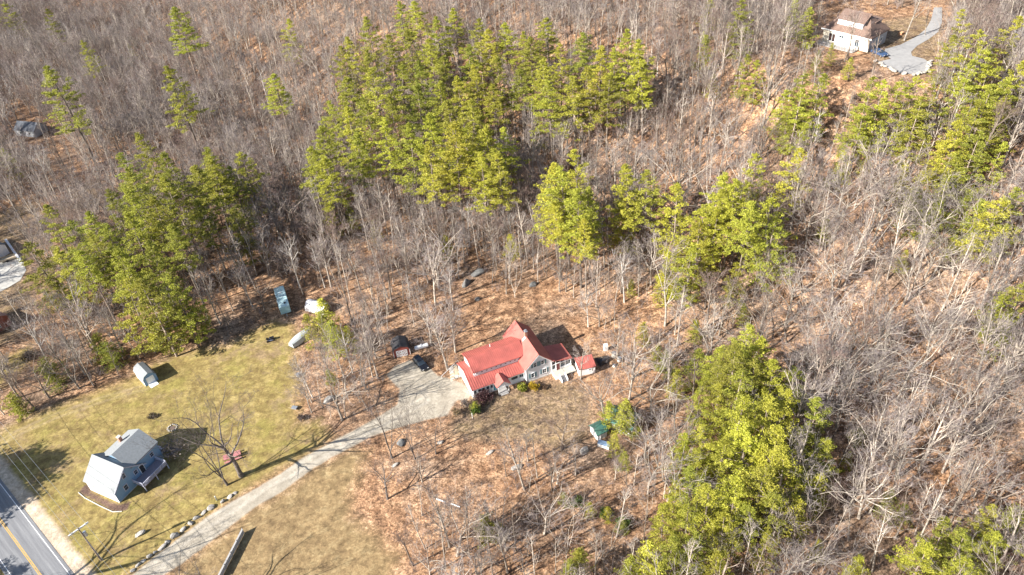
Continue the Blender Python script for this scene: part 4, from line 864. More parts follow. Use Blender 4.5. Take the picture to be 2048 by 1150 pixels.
def build_bare(seed, kind, bark, twig, fat=1.0):
    th, fi = bare_tree(seed, kind, fat)
    V1, F1 = tubes_np(th, 6); tm = np_mesh('trunk', V1, [F1], [bark]); tm.polygons.foreach_set('use_smooth', np.ones(len(F1), bool))
    a = [(p, r) for l, p, r in fi if l == 1]; b = [(p, r) for l, p, r in fi if l > 1]
    Va, Fa = tubes_np(a, 4); Vb, Fb = tubes_np(b, 3); cm = np_mesh('crown', np.concatenate([Va, Vb]), [np.concatenate([Fa, Fb+len(Va)])], [bark, twig], np.concatenate([np.zeros(len(Fa)), np.ones(len(Fb))]))
    V = np.concatenate([V1, Va, Vb]); F = np.concatenate([F1, Fa+len(V1), Fb+len(V1)+len(Va)])
    jm = np_mesh('bare_tree', V, [F], [bark, twig], np.concatenate([np.zeros(len(F1)+len(Fa)), np.ones(len(Fb))]))
    return tm, cm, jm, float(V[:, 2].max()), len(F)*2
def tuft_quads(C, R_h, R_v, n, size, rg, flat=.5, orient=0.0):
    """needle or leaf sprays scattered in ellipsoids round the centres C (m,3)"""
    m = len(C); D = rg.normal(0, 1, (m, n, 3)); D /= np.linalg.norm(D, axis=2)[..., None]; rad = rg.uniform(.35, 1, (m, n, 1))**.6
    off = D*rad*np.stack([R_h, R_h, R_v], 1)[:, None, :]; P = C[:, None, :]+off
    P = P.reshape(-1, 3); U = D.reshape(-1, 3)+rg.normal(0, .45, (m*n, 3)); U[:, 2] = U[:, 2]*flat+.12; U /= np.linalg.norm(U, axis=1)[:, None]
    N = D.reshape(-1, 3)*.5*orient; hxy = P.copy(); hxy[:, 2] = 0; hxy /= np.linalg.norm(hxy, axis=1)[:, None]+1e-6; N = N+hxy*orient*.8+np.array([0, 0, 1.0-.35*orient])+rg.normal(0, .6-.15*orient, (m*n, 3)); Wd = np.cross(U, N); Wd /= np.linalg.norm(Wd, axis=1)[:, None]+1e-9
    s = rg.uniform(.65, 1.3, (m*n, 1))*size; L = U*s; Q = Wd*s*.25
    V = np.stack([P-L*.5-Q*.4, P+L*.05-Q, P+L*.6, P+L*.05+Q], 1).reshape(-1, 3)
    return V, np.arange(len(V)).reshape(-1, 4)
def build_pine(seed, kind):
    rg = np.random.default_rng(seed)
    if kind == 'tall': H = 24.0; cb = rg.uniform(.38, .55); Rm = rg.uniform(4.0, 5.0); nw = 12; tr = .28; nt = 48
    elif kind == 'full': H = 18.0; cb = rg.uniform(.12, .25); Rm = rg.uniform(4.0, 4.8); nw = 11; tr = .24; nt = 48
    elif kind == 'young': H = 9.0; cb = .1; Rm = 2.7; nw = 10; tr = .12; nt = 22
    else: H = 7.0; cb = .03; Rm = 2.3; nw = 9; tr = .12; nt = 30
    trunk = polyline(np.array([0, 0, -.4]), np.array([0, 0, 1.0]), H+.2, 10, .012, .02, rg); lines = [(trunk, np.linspace(tr, .04, 11))]; br = []; C = []; RH = []; RV = []
    asym = rg.uniform(0, 2*np.pi)
    for w_ in range(nw):
        f = w_/(nw-1); z = H*(cb+(1-cb)*f**.9); t = (z/H); k = t*10; i = min(int(k), 9); base = trunk[i]+(trunk[i+1]-trunk[i])*(k-i)
        prof = (1-f)**.72*(.62+.38*math.sin(min(1, f*3.2+.35)*math.pi/2)) if kind != 'cedar' else math.sqrt(max(.03, 1-f**1.7))*.9
        nb = int(rg.integers(4, 7)); 
        if f > .93: nb = 3
        for b in range(nb):
            if kind in ('tall', 'full') and rg.random() < .2: continue
            ph = 2*np.pi*b/nb+rg.normal(0, .4)+w_*1.1; L = Rm*prof*rg.uniform(.65, 1.3)*(1+.18*math.cos(ph-asym))+.3
            rise = rg.uniform(-.04, .14)+.5*f**2 + (.25 if kind in ('young', 'cedar') else 0)
            d = np.array([math.cos(ph), math.sin(ph), rise]); P = polyline(base+np.array([0, 0, rg.normal(0, .15)]), d, L, 4, .07, .035, rg); br.append((P, np.linspace(max(.03, .02*L), .015, 5)))
            nc = max(2, int(L*(1.45 if kind in ('tall', 'full') else 1.9)))
            for c in range(nc):
                g = .30+.70*(c+rg.random())/nc if kind != 'cedar' else (c+rg.random())/nc
                x = min(g, .999)*4; i2 = int(x); q = P[i2]+(P[i2+1]-P[i2])*(x-i2); lat = np.array([-math.sin(ph), math.cos(ph), 0])*rg.normal(0, .20*L*(.3+.7*g))
                C.append(q+lat+np.array([0, 0, rg.normal(.12, .15)])); s = rg.uniform(.42, .80)*(1 if kind in ('tall', 'full') else .8); RH.append(s); RV.append(s*rg.uniform(.20, .34)*(1 if kind in ('tall', 'full') else 1.3))
    C.append(trunk[-1]); RH.append(.35); RV.append(.8)
    V1, F1 = tubes_np(lines, 7); V2, F2 = tubes_np(br, 3)
    tv = np.concatenate([V1, V2]); tf = np.concatenate([F1, F2+len(V1)])
    FV, FF = tuft_quads(np.array(C), np.array(RH), np.array(RV), nt, .27 if kind in ('tall', 'full') else .24, rg, .5, .5)
    return tv, tf, FV, FF, H
t1 = time.time(); TRI = 0
BARE = {}
for kind, seeds in (('spreading', (1, 2, 3, 4, 6, 7)), ('upright', (11, 12, 13, 14, 15)), ('slender', (21, 22, 23, 24)), ('fork', (31, 32, 33))):
    BARE[kind] = []
    for s in seeds:
        tm, cm, jm, h, nt = build_bare(s, kind, BARK, TWIG); BARE[kind].append((tm, cm, jm, h)); TRI += 2*nt
dark_tm = [build_bare(s, k, DBARK, DBARK, 1.35) for s, k in ((5, 'spreading'), (35, 'fork'))]; birch = [build_bare(41, 'upright', BIRCH, TWIG), build_bare(42, 'slender', BIRCH, TWIG)]
BARE['pale'] = [tuple(build_bare(s, 'spreading', LBARK, TWIG, .72)[:4]) for s in (61, 62, 63, 64)]
BARE['dark'] = [(a[0], a[1], a[2], a[3]) for a in dark_tm]; BARE['brown'] = [tuple(build_bare(s, k, BBARK, BTWIG)[:4]) for s, k in ((71, 'upright'), (72, 'slender'), (73, 'fork'), (74, 'spreading'))]; BARE['birch'] = [(a[0], a[1], a[2], a[3]) for a in birch]
PINES = {}
for kind, seeds in (('tall', (1, 2, 3, 4)), ('full', (5, 6, 7)), ('young', (8, 9)), ('cedar', (10, 11))):
    PINES[kind] = []
    for s in seeds:
        tv, tf, fv, ff, H = build_pine(s, kind); tmesh = np_mesh('trunk', tv, [tf], [PBARK]); TRI += 2*len(tf)+2*len(ff)
        cms = {}
        for c, m in PINE_MATS.items():
            cms[c] = np_mesh('crown', fv, [ff], [m])
        PINES[kind].append((tmesh, cms, H, tv, tf, fv, ff))
print('protos', time.time()-t1, 'tris', TRI, {k: [len(x[2].polygons) for x in v] for k, v in BARE.items()}, {k: [len(x[6]) for x in v] for k, v in PINES.items()})

# ------------------------------------------------------------------ landmarks used in the labels
LM = [('the upper left corner of the photo', 0, 0), ('the upper right corner of the photo', 2048, 0), ('the lower right corner of the photo', 2048, 1150), ('the middle of the bottom edge', 1024, 1150),
      ('the middle of the top edge', 1024, 0), ('the middle of the right edge', 2048, 575), ('the middle of the left edge', 0, 575), ('the red roofed farmhouse', 1030, 720), ('the blue house', 240, 935), ('the gambrel shed', 290, 748),
      ('the brown roofed house', 1705, 65), ('the upper driveway turning circle', 1815, 130), ('the larger green roofed shed', 1246, 835), ('the teal trailer', 562, 592), ('the hoop shelter', 634, 612), ('the covered boat', 590, 688),
      ('the black car', 842, 728), ('the big grey boulder', 955, 548), ('the small barn', 805, 708), ('the picnic table', 466, 916), ('the board fence', 470, 1100), ('the upper left cabin', 66, 262), ('the utility pole', 180, 1090),
      ('the two white boards', 896, 1006), ('the pale upright stone', 1170, 901), ('the black tarp', 1207, 722), ('the red-brown house', 5, 650), ('the paved yard', 15, 545), ('the fire pit', 345, 856), ('the exact centre of the photo', 1024, 575),
      ('the boulder among the pine trunks', 907, 422), ('the rounded boulder under the pines', 1436, 798), ('the pale house roof at the right edge', 2040, 80)]
LMX = np.array([(u, v) for _, u, v in LM], float)
def label_all(objs, kindword):
    """objs: list of (object, u, v, adjective). Label = look + rank of its distance in the picture to a named landmark; ranks count every tree of the kind"""
    U = np.array([(o[1], o[2]) for o in objs]); D = np.hypot(U[:, None, 0]-LMX[None, :, 0], U[:, None, 1]-LMX[None, :, 1])
    rank = np.argsort(np.argsort(D, axis=0), axis=0)
    for i, (o, u, v, adj) in enumerate(objs):
        j = int(np.argmin(rank[i]+D[i]/400.0)); k = int(rank[i, j])
        o['label'] = f'{adj} {kindword}, ' + ('nearest one to ' if k == 0 else ordinal(k)+' nearest to ') + LM[j][0]

# ------------------------------------------------------------------ conifers seen one by one: top pixel and height
PT = [(100,130,29),(92,20,17),(165,82,20),(10,5,16),(345,18,27),(340,138,27),(545,148,21),(572,38,17),(255,88,9),(6,298,13),
 (285,265,26),(240,312,24),(400,300,22),(480,308,17),(330,302,21),(88,418,18),(142,440,18),(180,424,19),(215,382,22),(258,335,25),(335,352,23),(385,332,22),(425,318,20),(458,336,18),(300,402,23),(250,425,23),(205,452,21),
 (160,505,19),(232,505,21),(290,482,21),(342,452,21),(120,492,18),(62,482,18),(98,548,13),(282,560,18),(332,545,18),(322,602,14),(240,560,18),(470,420,15),(398,402,19),(305,650,8),(360,590,14),(190,465,20),(270,380,24),
 (735,32,20),(795,8,22),(832,2,20),(870,32,22),(905,18,20),(955,38,22),(700,72,22),(735,98,22),(682,92,20),(780,72,22),(820,62,22),(860,78,22),(975,62,22),(1010,48,20),(1045,64,20),(930,92,22),(890,112,22),(840,122,24),
 (790,132,24),(745,142,24),(700,152,24),(665,202,23),(640,255,21),(690,212,24),(735,192,24),(780,192,24),(830,172,24),(875,162,24),(920,152,24),(960,132,22),(1000,112,20),(860,232,26),(815,252,26),(900,252,26),(945,202,24),
 (985,172,20),(932,262,23),(975,252,24),(850,292,25),(620,292,21),(660,312,20),(1000,302,21),(960,305,23),(705,262,21),(905,200,24),(760,240,23),(1003,255,20),
 (602,368,9),(655,408,11),(695,414,8),(745,442,7),(890,472,8),(1020,470,8),
 (1095,38,20),(1060,78,20),(1120,92,20),(1165,68,22),(1200,92,22),(1255,58,24),(1282,78,22),(1230,102,22),(1292,112,20),(1180,132,22),(1150,152,20),(1080,122,22),(1100,162,21),(1215,152,20),(1040,142,20),(1075,232,10),
 (1155,305,18),(1110,325,24),(1135,335,24),(1180,372,23),(1160,385,23),(1118,405,20),(1172,442,19),(1268,332,22),(1250,395,15),(1290,345,20),(1360,372,18),(1412,418,18),(1445,342,22),(1512,312,17),(1470,362,23),(1432,425,20),(1500,402,22),
 (1542,402,18),(1400,445,17),(1550,445,16),(1375,492,15),(1345,505,14),(1470,528,13),(1462,385,21),(1330,540,10),(1590,296,17),(1685,302,10),(1410,72,11),(1490,112,14),(1518,122,14),(1430,150,7),
 (1420,2,11),(1480,2,15),(1590,2,11),(1622,18,11),(1930,22,15),(1902,72,14),(1960,62,17),(1990,92,17),(2030,32,15),(1985,132,15),(1942,120,16),(2042,122,15),(2020,160,15),
 (1665,88,6),(1640,102,7),(1705,116,6),(1612,142,15),(1640,150,17),(1600,182,18),(1580,222,14),(1745,156,17),(1772,162,17),(1802,162,17),(1832,152,15),(1842,192,16),(1735,202,16),(1872,172,13),(1570,180,14),
 (1980,172,17),(1962,202,15),(2010,192,15),(1932,242,17),(1962,262,16),(1900,262,14),(1920,302,14),(2002,282,13),(1740,312,7),(1815,332,10),(1850,347,11),(1890,352,13),(1832,382,11),(1932,392,11),(2032,372,16),(2010,392,16),
 (1912,472,7),(1812,502,6),(1962,402,11),(1880,402,11),(2045,560,15),(2030,592,15),
 (1505,646,20),(1480,682,19),(1530,672,17),(1432,692,13),(1400,702,11),(1552,722,17),(1482,742,17),(1592,742,15),(1580,782,17),(1540,782,17),(1482,792,17),(1440,772,13),(1410,852,14),(1622,852,14),(1560,852,17),(1500,852,17),
 (1450,882,15),(1400,902,13),(1530,922,17),(1582,902,16),(1602,935,12),(1480,952,15),(1422,972,15),(1380,1012,14),(1330,1015,12),(1450,1032,13),(1500,1012,13),(1342,1075,12),(1300,1092,10),(1395,1062,13),(1160,1102,8),(1138,1122,7),
 (1902,1042,14),(1860,1082,14),(1942,1062,14),(1980,1012,12),(2002,1062,14),(1930,1112,12),(1720,1112,7),(1780,982,7),(2040,1020,12),(1335,702,8),(1352,742,8),(1440,720,13),(1510,720,17),
 (1262,822,7),(1232,868,6),(1246,812,7),(1180,1005,4),(1215,1015,4),(1246,1040,4),(1640,800,15),(1660,882,13),(1372,872,12),(1388,942,14),(1560,982,14),(1602,1002,10),(1352,962,12),(1540,1062,12),(1432,1112,12),(1262,1112,9),(1640,952,10),(1402,782,13),(1218,806,8),(1252,800,9),(1290,645,7),(1318,690,6),(1262,560,5),(1490,610,6),(1250,905,5),(1395,640,7),(1655,440,7),(1128,985,4),(1700,905,5),(1640,1080,6),(1810,1010,6),(642,600,11),(612,630,10),(662,645,10),(692,655,8),(655,738,5),(640,625,10)]
CEDAR = [(190,672,8,'dull olive-green'),(85,722,8,'dull olive-green'),(20,792,6,'mid-green'),(972,1040,6,'dull olive-green'),(210,690,7,'dull olive-green'),(1720,860,4,'dull olive-green'),(948,806,2.6,'mid-green')]
rnd = random.Random(12); pine_xy = []; pine_lab = []
BRIGHT = [(600, 1010, 200, 440), (1060, 1600, 290, 600), (1400, 1950, 440, 520)]
def place_tree(name, p, rz, s, tmesh, cmesh, cat, group, tilt=0.0, sxy=1.0, sub=None):
    o = link(name, None, loc=p-Vector((0, 0, .1)), rz=rz); o.empty_display_size = .3; o.rotation_euler = (rnd.gauss(0, tilt), rnd.gauss(0, tilt), rz); o.scale = (s*sxy, s*sxy, s)
    o['category'] = cat; o['group'] = group
    t = link('trunk', tmesh, o); c = link('crown', cmesh, o); return o
def choose_pine(h): return 'tall' if h > 18.5 else 'full' if h > 11.5 else 'young'
for (u, v, h) in PT:
    hh = h*rnd.uniform(.94, 1.06)*(1.0 if h < 10 else 1.02 if h < 15 else 1.22 if u < 1380 and v < 600 else 1.12); p = at(u, v, hh); kind = choose_pine(h); pr_ = rnd.choice(PINES[kind])
    br_ = any(a < u < b and c < v < d for a, b, c, d in BRIGHT); col = rnd.choice(['bright yellow-green', 'bright yellow-green', 'mid-green'] if br_ else ['mid-green', 'dull olive-green', 'bright yellow-green', 'mid-green'])
    if u < 520 and v > 200: col = rnd.choice(['mid-green', 'dull olive-green'])
    s = hh/pr_[2]; o = place_tree('pine_tree', p, rnd.uniform(0, 6.28), s, pr_[0], pr_[1][col], 'pine tree', 'white pines scattered through the woods', .02, rnd.uniform(.92, 1.18))
    pine_xy.append((p.x, p.y, 2.5 if h > 11 else 1.2)); m = pix((p.x, p.y, p.z+hh*.6)); pine_lab.append((o, m[0], m[1], ('tall ' if h > 18.5 else 'full-crowned ' if h > 11.5 else 'young ')+col))
label_all(pine_lab, 'pine')
ced = []
for (u, v, h, col) in CEDAR:
    p = at(u, v, h); pr_ = rnd.choice(PINES['cedar']); s = h/pr_[2]; o = place_tree('cedar_tree', p, rnd.uniform(0, 6.28), s, pr_[0], pr_[1][col], 'evergreen', 'rounded evergreens', .02, 1.25)
    pine_xy.append((p.x, p.y, 2.0)); m = pix((p.x, p.y, p.z+h*.6)); ced.append((o, m[0], m[1], 'rounded '+col))
label_all(ced, 'cedar')

# ------------------------------------------------------------------ bare trees: a few placed by their base pixel, the rest grown over the woods
SPEC = [(455,970,25,'dark','fork'),(483,951,24,'dark',''),(784,916,24,'dark','fork'),(775,998,11,'dark',''),(830,918,18,'dark',''),(872,908,15,'dark',''),(733,780,23,'fork',''),(863,690,19,'spreading',''),(756,756,15,'upright',''),(745,722,14,'fork',''),(626,796,13,'birch',''),(1161,758,12,'upright',''),
 (1212,846,17,'pale',''),(1258,800,16,'upright',''),(1296,976,17,'pale',''),(1336,1002,18,'pale',''),(1114,968,10,'spreading',''),(1105,964,10,'upright',''),(600,575,17,'birch',''),(650,575,14,'birch',''),(133,655,13,'birch',''),(1076,566,12,'upright',''),
 (1808,81,18,'upright',''),(1850,70,13,'slender',''),(1235,720,13,'upright',''),(1245,735,12,'upright',''),(380,175,14,'birch',''),(590,165,13,'birch',''),(240,108,15,'birch',''),(1280,560,14,'spreading',''),(1540,1095,13,'upright',''),(1582,1145,9,'upright',''),
 (160,650,12,'dark',''),(275,680,9,'dark',''),(960,1105,10,'upright',''),(860,1150,9,'spreading',''),(1350,860,13,'spreading',''),(1290,915,12,'spreading',''),(1230,960,8,'upright',''),(1610,500,18,'pale',''),(1690,570,17,'pale',''),(1860,560,16,'pale',''),
 (1750,800,17,'pale',''),(1650,860,18,'pale',''),(1790,960,18,'pale',''),(1700,1010,17,'pale',''),(1885,945,15,'upright',''),(1900,700,16,'upright',''),(1960,820,17,'upright',''),(2010,760,16,'upright','')]
# trees standing outside the frame whose shade falls into it
OFF = []
def shade_tree(u, v, h, kind, n=0, back=0.0):
    t = at(u, v); L = h/math.tan(R(SUN_EL))+back; p = Vector((t.x-L*math.cos(R(SHADOW_AZ)), t.y-L*math.sin(R(SHADOW_AZ)), 0)); p.z = float(hz(p.x, p.y)); OFF.append((p, h, kind)); print('shade tree', [round(x) for x in pix(p)[:2]], [round(x) for x in pix((p.x, p.y, h))[:2]])
[shade_tree(a_, b_2, 23, 'pine') for a_, b_2 in ((130, 895), (98, 912))]; [shade_tree(a_, b_2, 17, 'cedar') for a_, b_2 in ((100, 930), (78, 958), (52, 985), (22, 1005), (60, 925), (30, 950), (20, 925))]; shade_tree(485, 1003, 27, 'spreading'); shade_tree(60, 1125, 15, 'pine'); shade_tree(690, 1090, 15, 'spreading'); shade_tree(40, 940, 18, 'pine')
rg = np.random.default_rng(99)
EXCL = [wpoly(p) for p in (LAWN_PX, LAWN2_PX, DRIVE_PX)] 
YD = [(890, 760), (925, 700), (1000, 655), (1035, 630), (1130, 645), (1150, 690), (1240, 700), (1245, 735), (1200, 770), (1190, 870), (1100, 900), (960, 880), (900, 870)]
CL = [(1000, 660), (960, 610), (1000, 580), (1100, 590), (1190, 640), (1200, 700), (1130, 700)]
TY = [(1640, 90), (1655, 30), (1700, 10), (1770, 25), (1870, 0), (1900, 10), (1885, 70), (1880, 150), (1840, 165), (1760, 145), (1700, 115)]
LY_ = [(-60, 440), (10, 440), (60, 470), (60, 570), (30, 640), (30, 690), (0, 720), (-60, 740)]; FRONT = [(1180, 840), (1290, 800), (1300, 870), (1220, 900), (1190, 890)]
TRL = [(520, 560), (580, 560), (600, 600), (680, 590), (680, 640), (600, 710), (560, 690), (540, 640)]
LOW = [(690, 900), (800, 920), (1000, 930), (1010, 960), (900, 1060), (740, 1060), (690, 1000)]
EX2 = [wpoly(p) for p in (YD, TY, LY_, FRONT, TRL)]; SPARSE = [wpoly(p) for p in (CL, LOW, CLEAR_PX)]
MEADOW = [wpoly(LEFTYARD_PX), wpoly([(980, 960), (1180, 960), (1280, 1040), (1200, 1080), (1000, 1080)])]
cell = 3.1; xs = np.arange(-330, 270, cell); ys = np.arange(20, 560, cell); GX, GY = np.meshgrid(xs, ys); Pp = np.stack([GX.ravel(), GY.ravel()], 1)+rg.uniform(-cell*.48, cell*.48, (GX.size, 2))
pz = hz(Pp[:, 0], Pp[:, 1]); pu, pv_ = pix_np(Pp[:, 0], Pp[:, 1], pz)
keep = (pu > -260) & (pu < 2300) & (pv_ > -170) & (pv_ < 1420)
keep &= ~((pu < 900) & (pv_ > 1150+0*pu) & (pu > -300)) ; Pp = Pp[keep]
k2 = ~inside_any(Pp, EXCL, 1.0) & ~inside_any(Pp, EX2, 0.5); sp = inside_any(Pp, SPARSE, 0.0); md = inside_any(Pp, MEADOW)
k2 &= ~(sp & (rg.random(len(Pp)) < .85)); k2 &= ~(md & (rg.random(len(Pp)) < .6))
rt_ = (Pp-np.array([RA.x, RA.y]))@np.array([rnor.x, rnor.y]); k2 &= rt_ > 1.5
uu, vv = pix_np(Pp[:, 0], Pp[:, 1], hz(Pp[:, 0], Pp[:, 1])); dens = .86+.2*np.sin(Pp[:, 0]*.045+1)*np.sin(Pp[:, 1]*.05); dens *= 1-.42*smooth(430, 640, vv); dens *= 1-.22*smooth(1250, 1400, uu)*smooth(380, 520, vv); k2 &= rg.random(len(Pp)) < dens
PROT = [(1625,0,1775,105),(1755,40,1870,150),(918,640,1142,800),(1148,705,1205,758),(542,565,582,622),(608,590,660,625),(574,665,606,705),(785,680,868,748),(1182,835,1222,900),(1235,815,1275,860),(925,535,980,585),(-10,475,58,570),(38,238,98,286),(760,750,950,860),(-10,610,30,680),(1192,695,1250,745)]
def occludes(x, y, z, h, rg_):
    r = np.zeros(len(x), bool)
    for f in (0.0, .2, .4, .6, .8, 1.0):
        u, v = pix_np(x, y, z+h*f); w = 12*f
        for a, b, c, d in PROT: r |= (u > a-w) & (u < c+w) & (v > b-3) & (v < d+3)
    return r & (rg_.random(len(x)) < .93)
k2 &= ~occludes(Pp[:, 0], Pp[:, 1], hz(Pp[:, 0], Pp[:, 1]), 13.0, rg)
py = np.array(pine_xy)
for q in range(0, len(py)):
    k2 &= ~(np.hypot(Pp[:, 0]-py[q, 0], Pp[:, 1]-py[q, 1]) < py[q, 2])
Pp = Pp[k2]; pz = hz(Pp[:, 0], Pp[:, 1]); print('bare trees', len(Pp))
hgt = np.clip(rg.normal(13.5, 3.4, len(Pp)), 5, 20); u0, v0 = pix_np(Pp[:, 0], Pp[:, 1], pz); u1, v1 = pix_np(Pp[:, 0], Pp[:, 1], pz+hgt)
hgt = np.where((u0 > 1300) & (v0 > 420), np.clip(hgt*1.15, 8, 21), hgt)
big_right = (u0 > 1300) & (v0 > 420)
kinds = []
for i in range(len(Pp)):
    r = rg.random()
    if big_right[i]: kinds.append('pale' if r < .36 else 'spreading' if r < .5 else 'upright' if r < .66 else 'brown' if r < .82 else 'fork' if r < .9 else 'slender')
    else: kinds.append('brown' if r < .22 else 'spreading' if r < .34 else 'upright' if r < .55 else 'slender' if r < .86 else 'fork' if r < .985 else 'birch')
size = np.hypot(u1-u0, v1-v0); vis = (u1 > -10) & (u1 < 2058) & (v1 < 1160) & (v0 > 0); size = np.where(vis, size, 0)
order = np.argsort(-size); n_ind = 300-len(SPEC)-2; ind = set(order[:n_ind].tolist())
bl = []
ADJ = {'spreading': 'wide-spreading bare grey', 'upright': 'upright bare grey', 'slender': 'slender bare', 'fork': 'multi-stemmed bare', 'dark': 'dark-barked bare', 'brown': 'brown-barked bare', 'pale': 'whitish wide-branched bare', 'birch': 'pale-barked bare'}
def put_bare(p, h, kind, vi=None):
    pr_ = BARE[kind][int(rg.integers(len(BARE[kind])))] if vi is None else BARE[kind][vi]; s = h/pr_[3]
    o = place_tree('bare_tree', p, rnd.uniform(0, 6.28), s, pr_[0], pr_[1], 'bare tree', 'leafless trees of the woods', .045)
    m = pix((p.x, p.y, p.z+h*.5)); bl.append((o, m[0], m[1], ADJ[kind])); return o
for (u, v, h, k, alt) in SPEC: put_bare(at(u, v), h, k, (1 if alt == 'fork' else None) if k == 'dark' else None)
for i in sorted(ind): put_bare(Vector((Pp[i, 0], Pp[i, 1], pz[i])), float(hgt[i]), kinds[i])
for p, h, k in OFF:
    if k == 'cedar':
        pr_ = PINES['cedar'][0]; o = place_tree('cedar_tree', p, 1.0, h/pr_[2], pr_[0], pr_[1]['mid-green'], 'evergreen', 'evergreens beyond the road', .01, 1.25); o['label'] = f'rounded evergreen beyond the road outside the frame, {ordinal(OFF.index((p, h, k)))} of the trees shading the roadside'
    elif k == 'pine':
        pr_ = PINES['full'][0]; o = place_tree('pine_tree', p, 1.0, h/pr_[2], pr_[0], pr_[1]['mid-green'], 'pine tree', 'white pines beyond the road', .01, 1.9); o['label'] = f'pine beyond the road outside the frame, {ordinal(OFF.index((p, h, k)))} of the trees shading the roadside'
    else:
        o = place_tree('bare_tree', p, 2.0, h/BARE['dark'][0][3], BARE['dark'][0][0], BARE['dark'][0][1], 'bare tree', 'bare trees beyond the road', .01, 1.15); o['label'] = f'bare tree beyond the road outside the frame, {ordinal(OFF.index((p, h, k)))} of the trees shading the roadside'
label_all(bl, 'tree')
# the rest of the wood as one object
def instancer(name, protos, P, Zz, S, I, kind='stuff', tilt=.05):
    pc = bpy.data.collections.new(name+'_kinds')
    for i, me in enumerate(protos):
        ob = bpy.data.objects.new(f'{name}_kind_{i:02d}', me); pc.objects.link(ob)
    n = len(P); me = bpy.data.meshes.new(name); me.vertices.add(n); me.vertices.foreach_set('co', np.stack([P[:, 0], P[:, 1], Zz-.1], 1).astype(np.float32).ravel())
    a = me.attributes.new('idx', 'INT', 'POINT'); a.data.foreach_set('value', np.asarray(I, np.int32))
    a = me.attributes.new('rot', 'FLOAT_VECTOR', 'POINT'); rr = np.stack([rg.normal(0, tilt, n), rg.normal(0, tilt, n), rg.uniform(0, 6.28, n)], 1); a.data.foreach_set('vector', rr.astype(np.float32).ravel())
    a = me.attributes.new('scl', 'FLOAT', 'POINT'); a.data.foreach_set('value', np.asarray(S, np.float32))
    o = link(name, me); ng = bpy.data.node_groups.new(name, 'GeometryNodeTree'); ng.interface.new_socket('Geometry', in_out='INPUT', socket_type='NodeSocketGeometry'); ng.interface.new_socket('Geometry', in_out='OUTPUT', socket_type='NodeSocketGeometry')
    gi = ng.nodes.new('NodeGroupInput'); go = ng.nodes.new('NodeGroupOutput'); ip = ng.nodes.new('GeometryNodeInstanceOnPoints'); ci = ng.nodes.new('GeometryNodeCollectionInfo'); ci.inputs[0].default_value = pc; ci.inputs['Separate Children'].default_value = True; ci.inputs['Reset Children'].default_value = True
    def na(nm, ty):
        x = ng.nodes.new('GeometryNodeInputNamedAttribute'); x.data_type = ty; x.inputs[0].default_value = nm; return x.outputs[0]
    L_ = ng.links.new; L_(gi.outputs[0], ip.inputs['Points']); L_(ci.outputs[0], ip.inputs['Instance']); ip.inputs['Pick Instance'].default_value = True
    L_(na('idx', 'INT'), ip.inputs['Instance Index']); L_(na('rot', 'FLOAT_VECTOR'), ip.inputs['Rotation']); L_(na('scl', 'FLOAT'), ip.inputs['Scale']); L_(ip.outputs[0], go.inputs[0])
    md = o.modifiers.new('scatter', 'NODES'); md.node_group = ng; o['kind'] = kind; return o
plist = []; pidx = {}
for k in BARE:
    if k == 'dark': continue
    pidx[k] = [];
    for x in BARE[k]: pidx[k].append(len(plist)); plist.append(x)
rest = [i for i in range(len(Pp)) if i not in ind]; I = []; S = []
for i in rest:
    j = pidx[kinds[i]][int(rg.integers(len(pidx[kinds[i]])))]; I.append(j); S.append(hgt[i]/plist[j][3])
o = instancer('bare_woods', [x[2] for x in plist], Pp[rest], pz[rest], S, I); o['label'] = 'mass of leafless trees covering the rest of the wooded hillside'
# undergrowth: twiggy saplings
def brush_mesh(seed, H, nst, spread):
    r2 = np.random.default_rng(seed); L = []
    for k in range(nst):
        P = polyline(np.array([r2.normal(0, .25), r2.normal(0, .25), 0]), np.array([r2.normal(0, spread), r2.normal(0, spread), 1]), H*r2.uniform(.6, 1), 4, .08, .03, r2); L.append((P, np.linspace(.018, .008, 5)))
        for j in range(5):
            i = r2.integers(1, 4); P2 = polyline(P[i], branch_dir(P[i+1]-P[i], R(35), r2), H*.3, 2, .15, .03, r2); L.append((P2, np.linspace(.012, .007, 3)))
    V, F = tubes_np(L, 3); return np_mesh('brush', V, [F], [TWIG])
BR = [brush_mesh(50, 3.2, 9, .35), brush_mesh(51, 2.4, 12, .5), brush_mesh(52, 4.5, 5, .2)]
cell = 2.7; xs = np.arange(-300, 240, cell); ys = np.arange(40, 430, cell); GX, GY = np.meshgrid(xs, ys); Bq = np.stack([GX.ravel(), GY.ravel()], 1)+rg.uniform(-cell*.5, cell*.5, (GX.size, 2))
bu, bv = pix_np(Bq[:, 0], Bq[:, 1], hz(Bq[:, 0], Bq[:, 1])); kb = (bu > -60) & (bu < 2110) & (bv > -60) & (bv < 1200)
Bq = Bq[kb]; kb = ~inside_any(Bq, EXCL, 0.3) & ~inside_any(Bq, EX2, 0) & ~(inside_any(Bq, SPARSE) & (rg.random(len(Bq)) < .8)); rt_ = (Bq-np.array([RA.x, RA.y]))@np.array([rnor.x, rnor.y]); kb &= (rt_ > 3); kb &= rg.random(len(Bq)) < (.6+.25*np.sin(Bq[:, 0]*.06)*np.sin(Bq[:, 1]*.07+1))*(1-.5*smooth(430, 640, pix_np(Bq[:, 0], Bq[:, 1], hz(Bq[:, 0], Bq[:, 1]))[1]))
Bq = Bq[kb]; print('brush', len(Bq)); o = instancer('undergrowth', BR, Bq, hz(Bq[:, 0], Bq[:, 1]), rg.uniform(.6, 1.15, len(Bq)), rg.integers(0, 3, len(Bq)), tilt=.1); o['label'] = 'twiggy undergrowth and saplings over the forest floor'

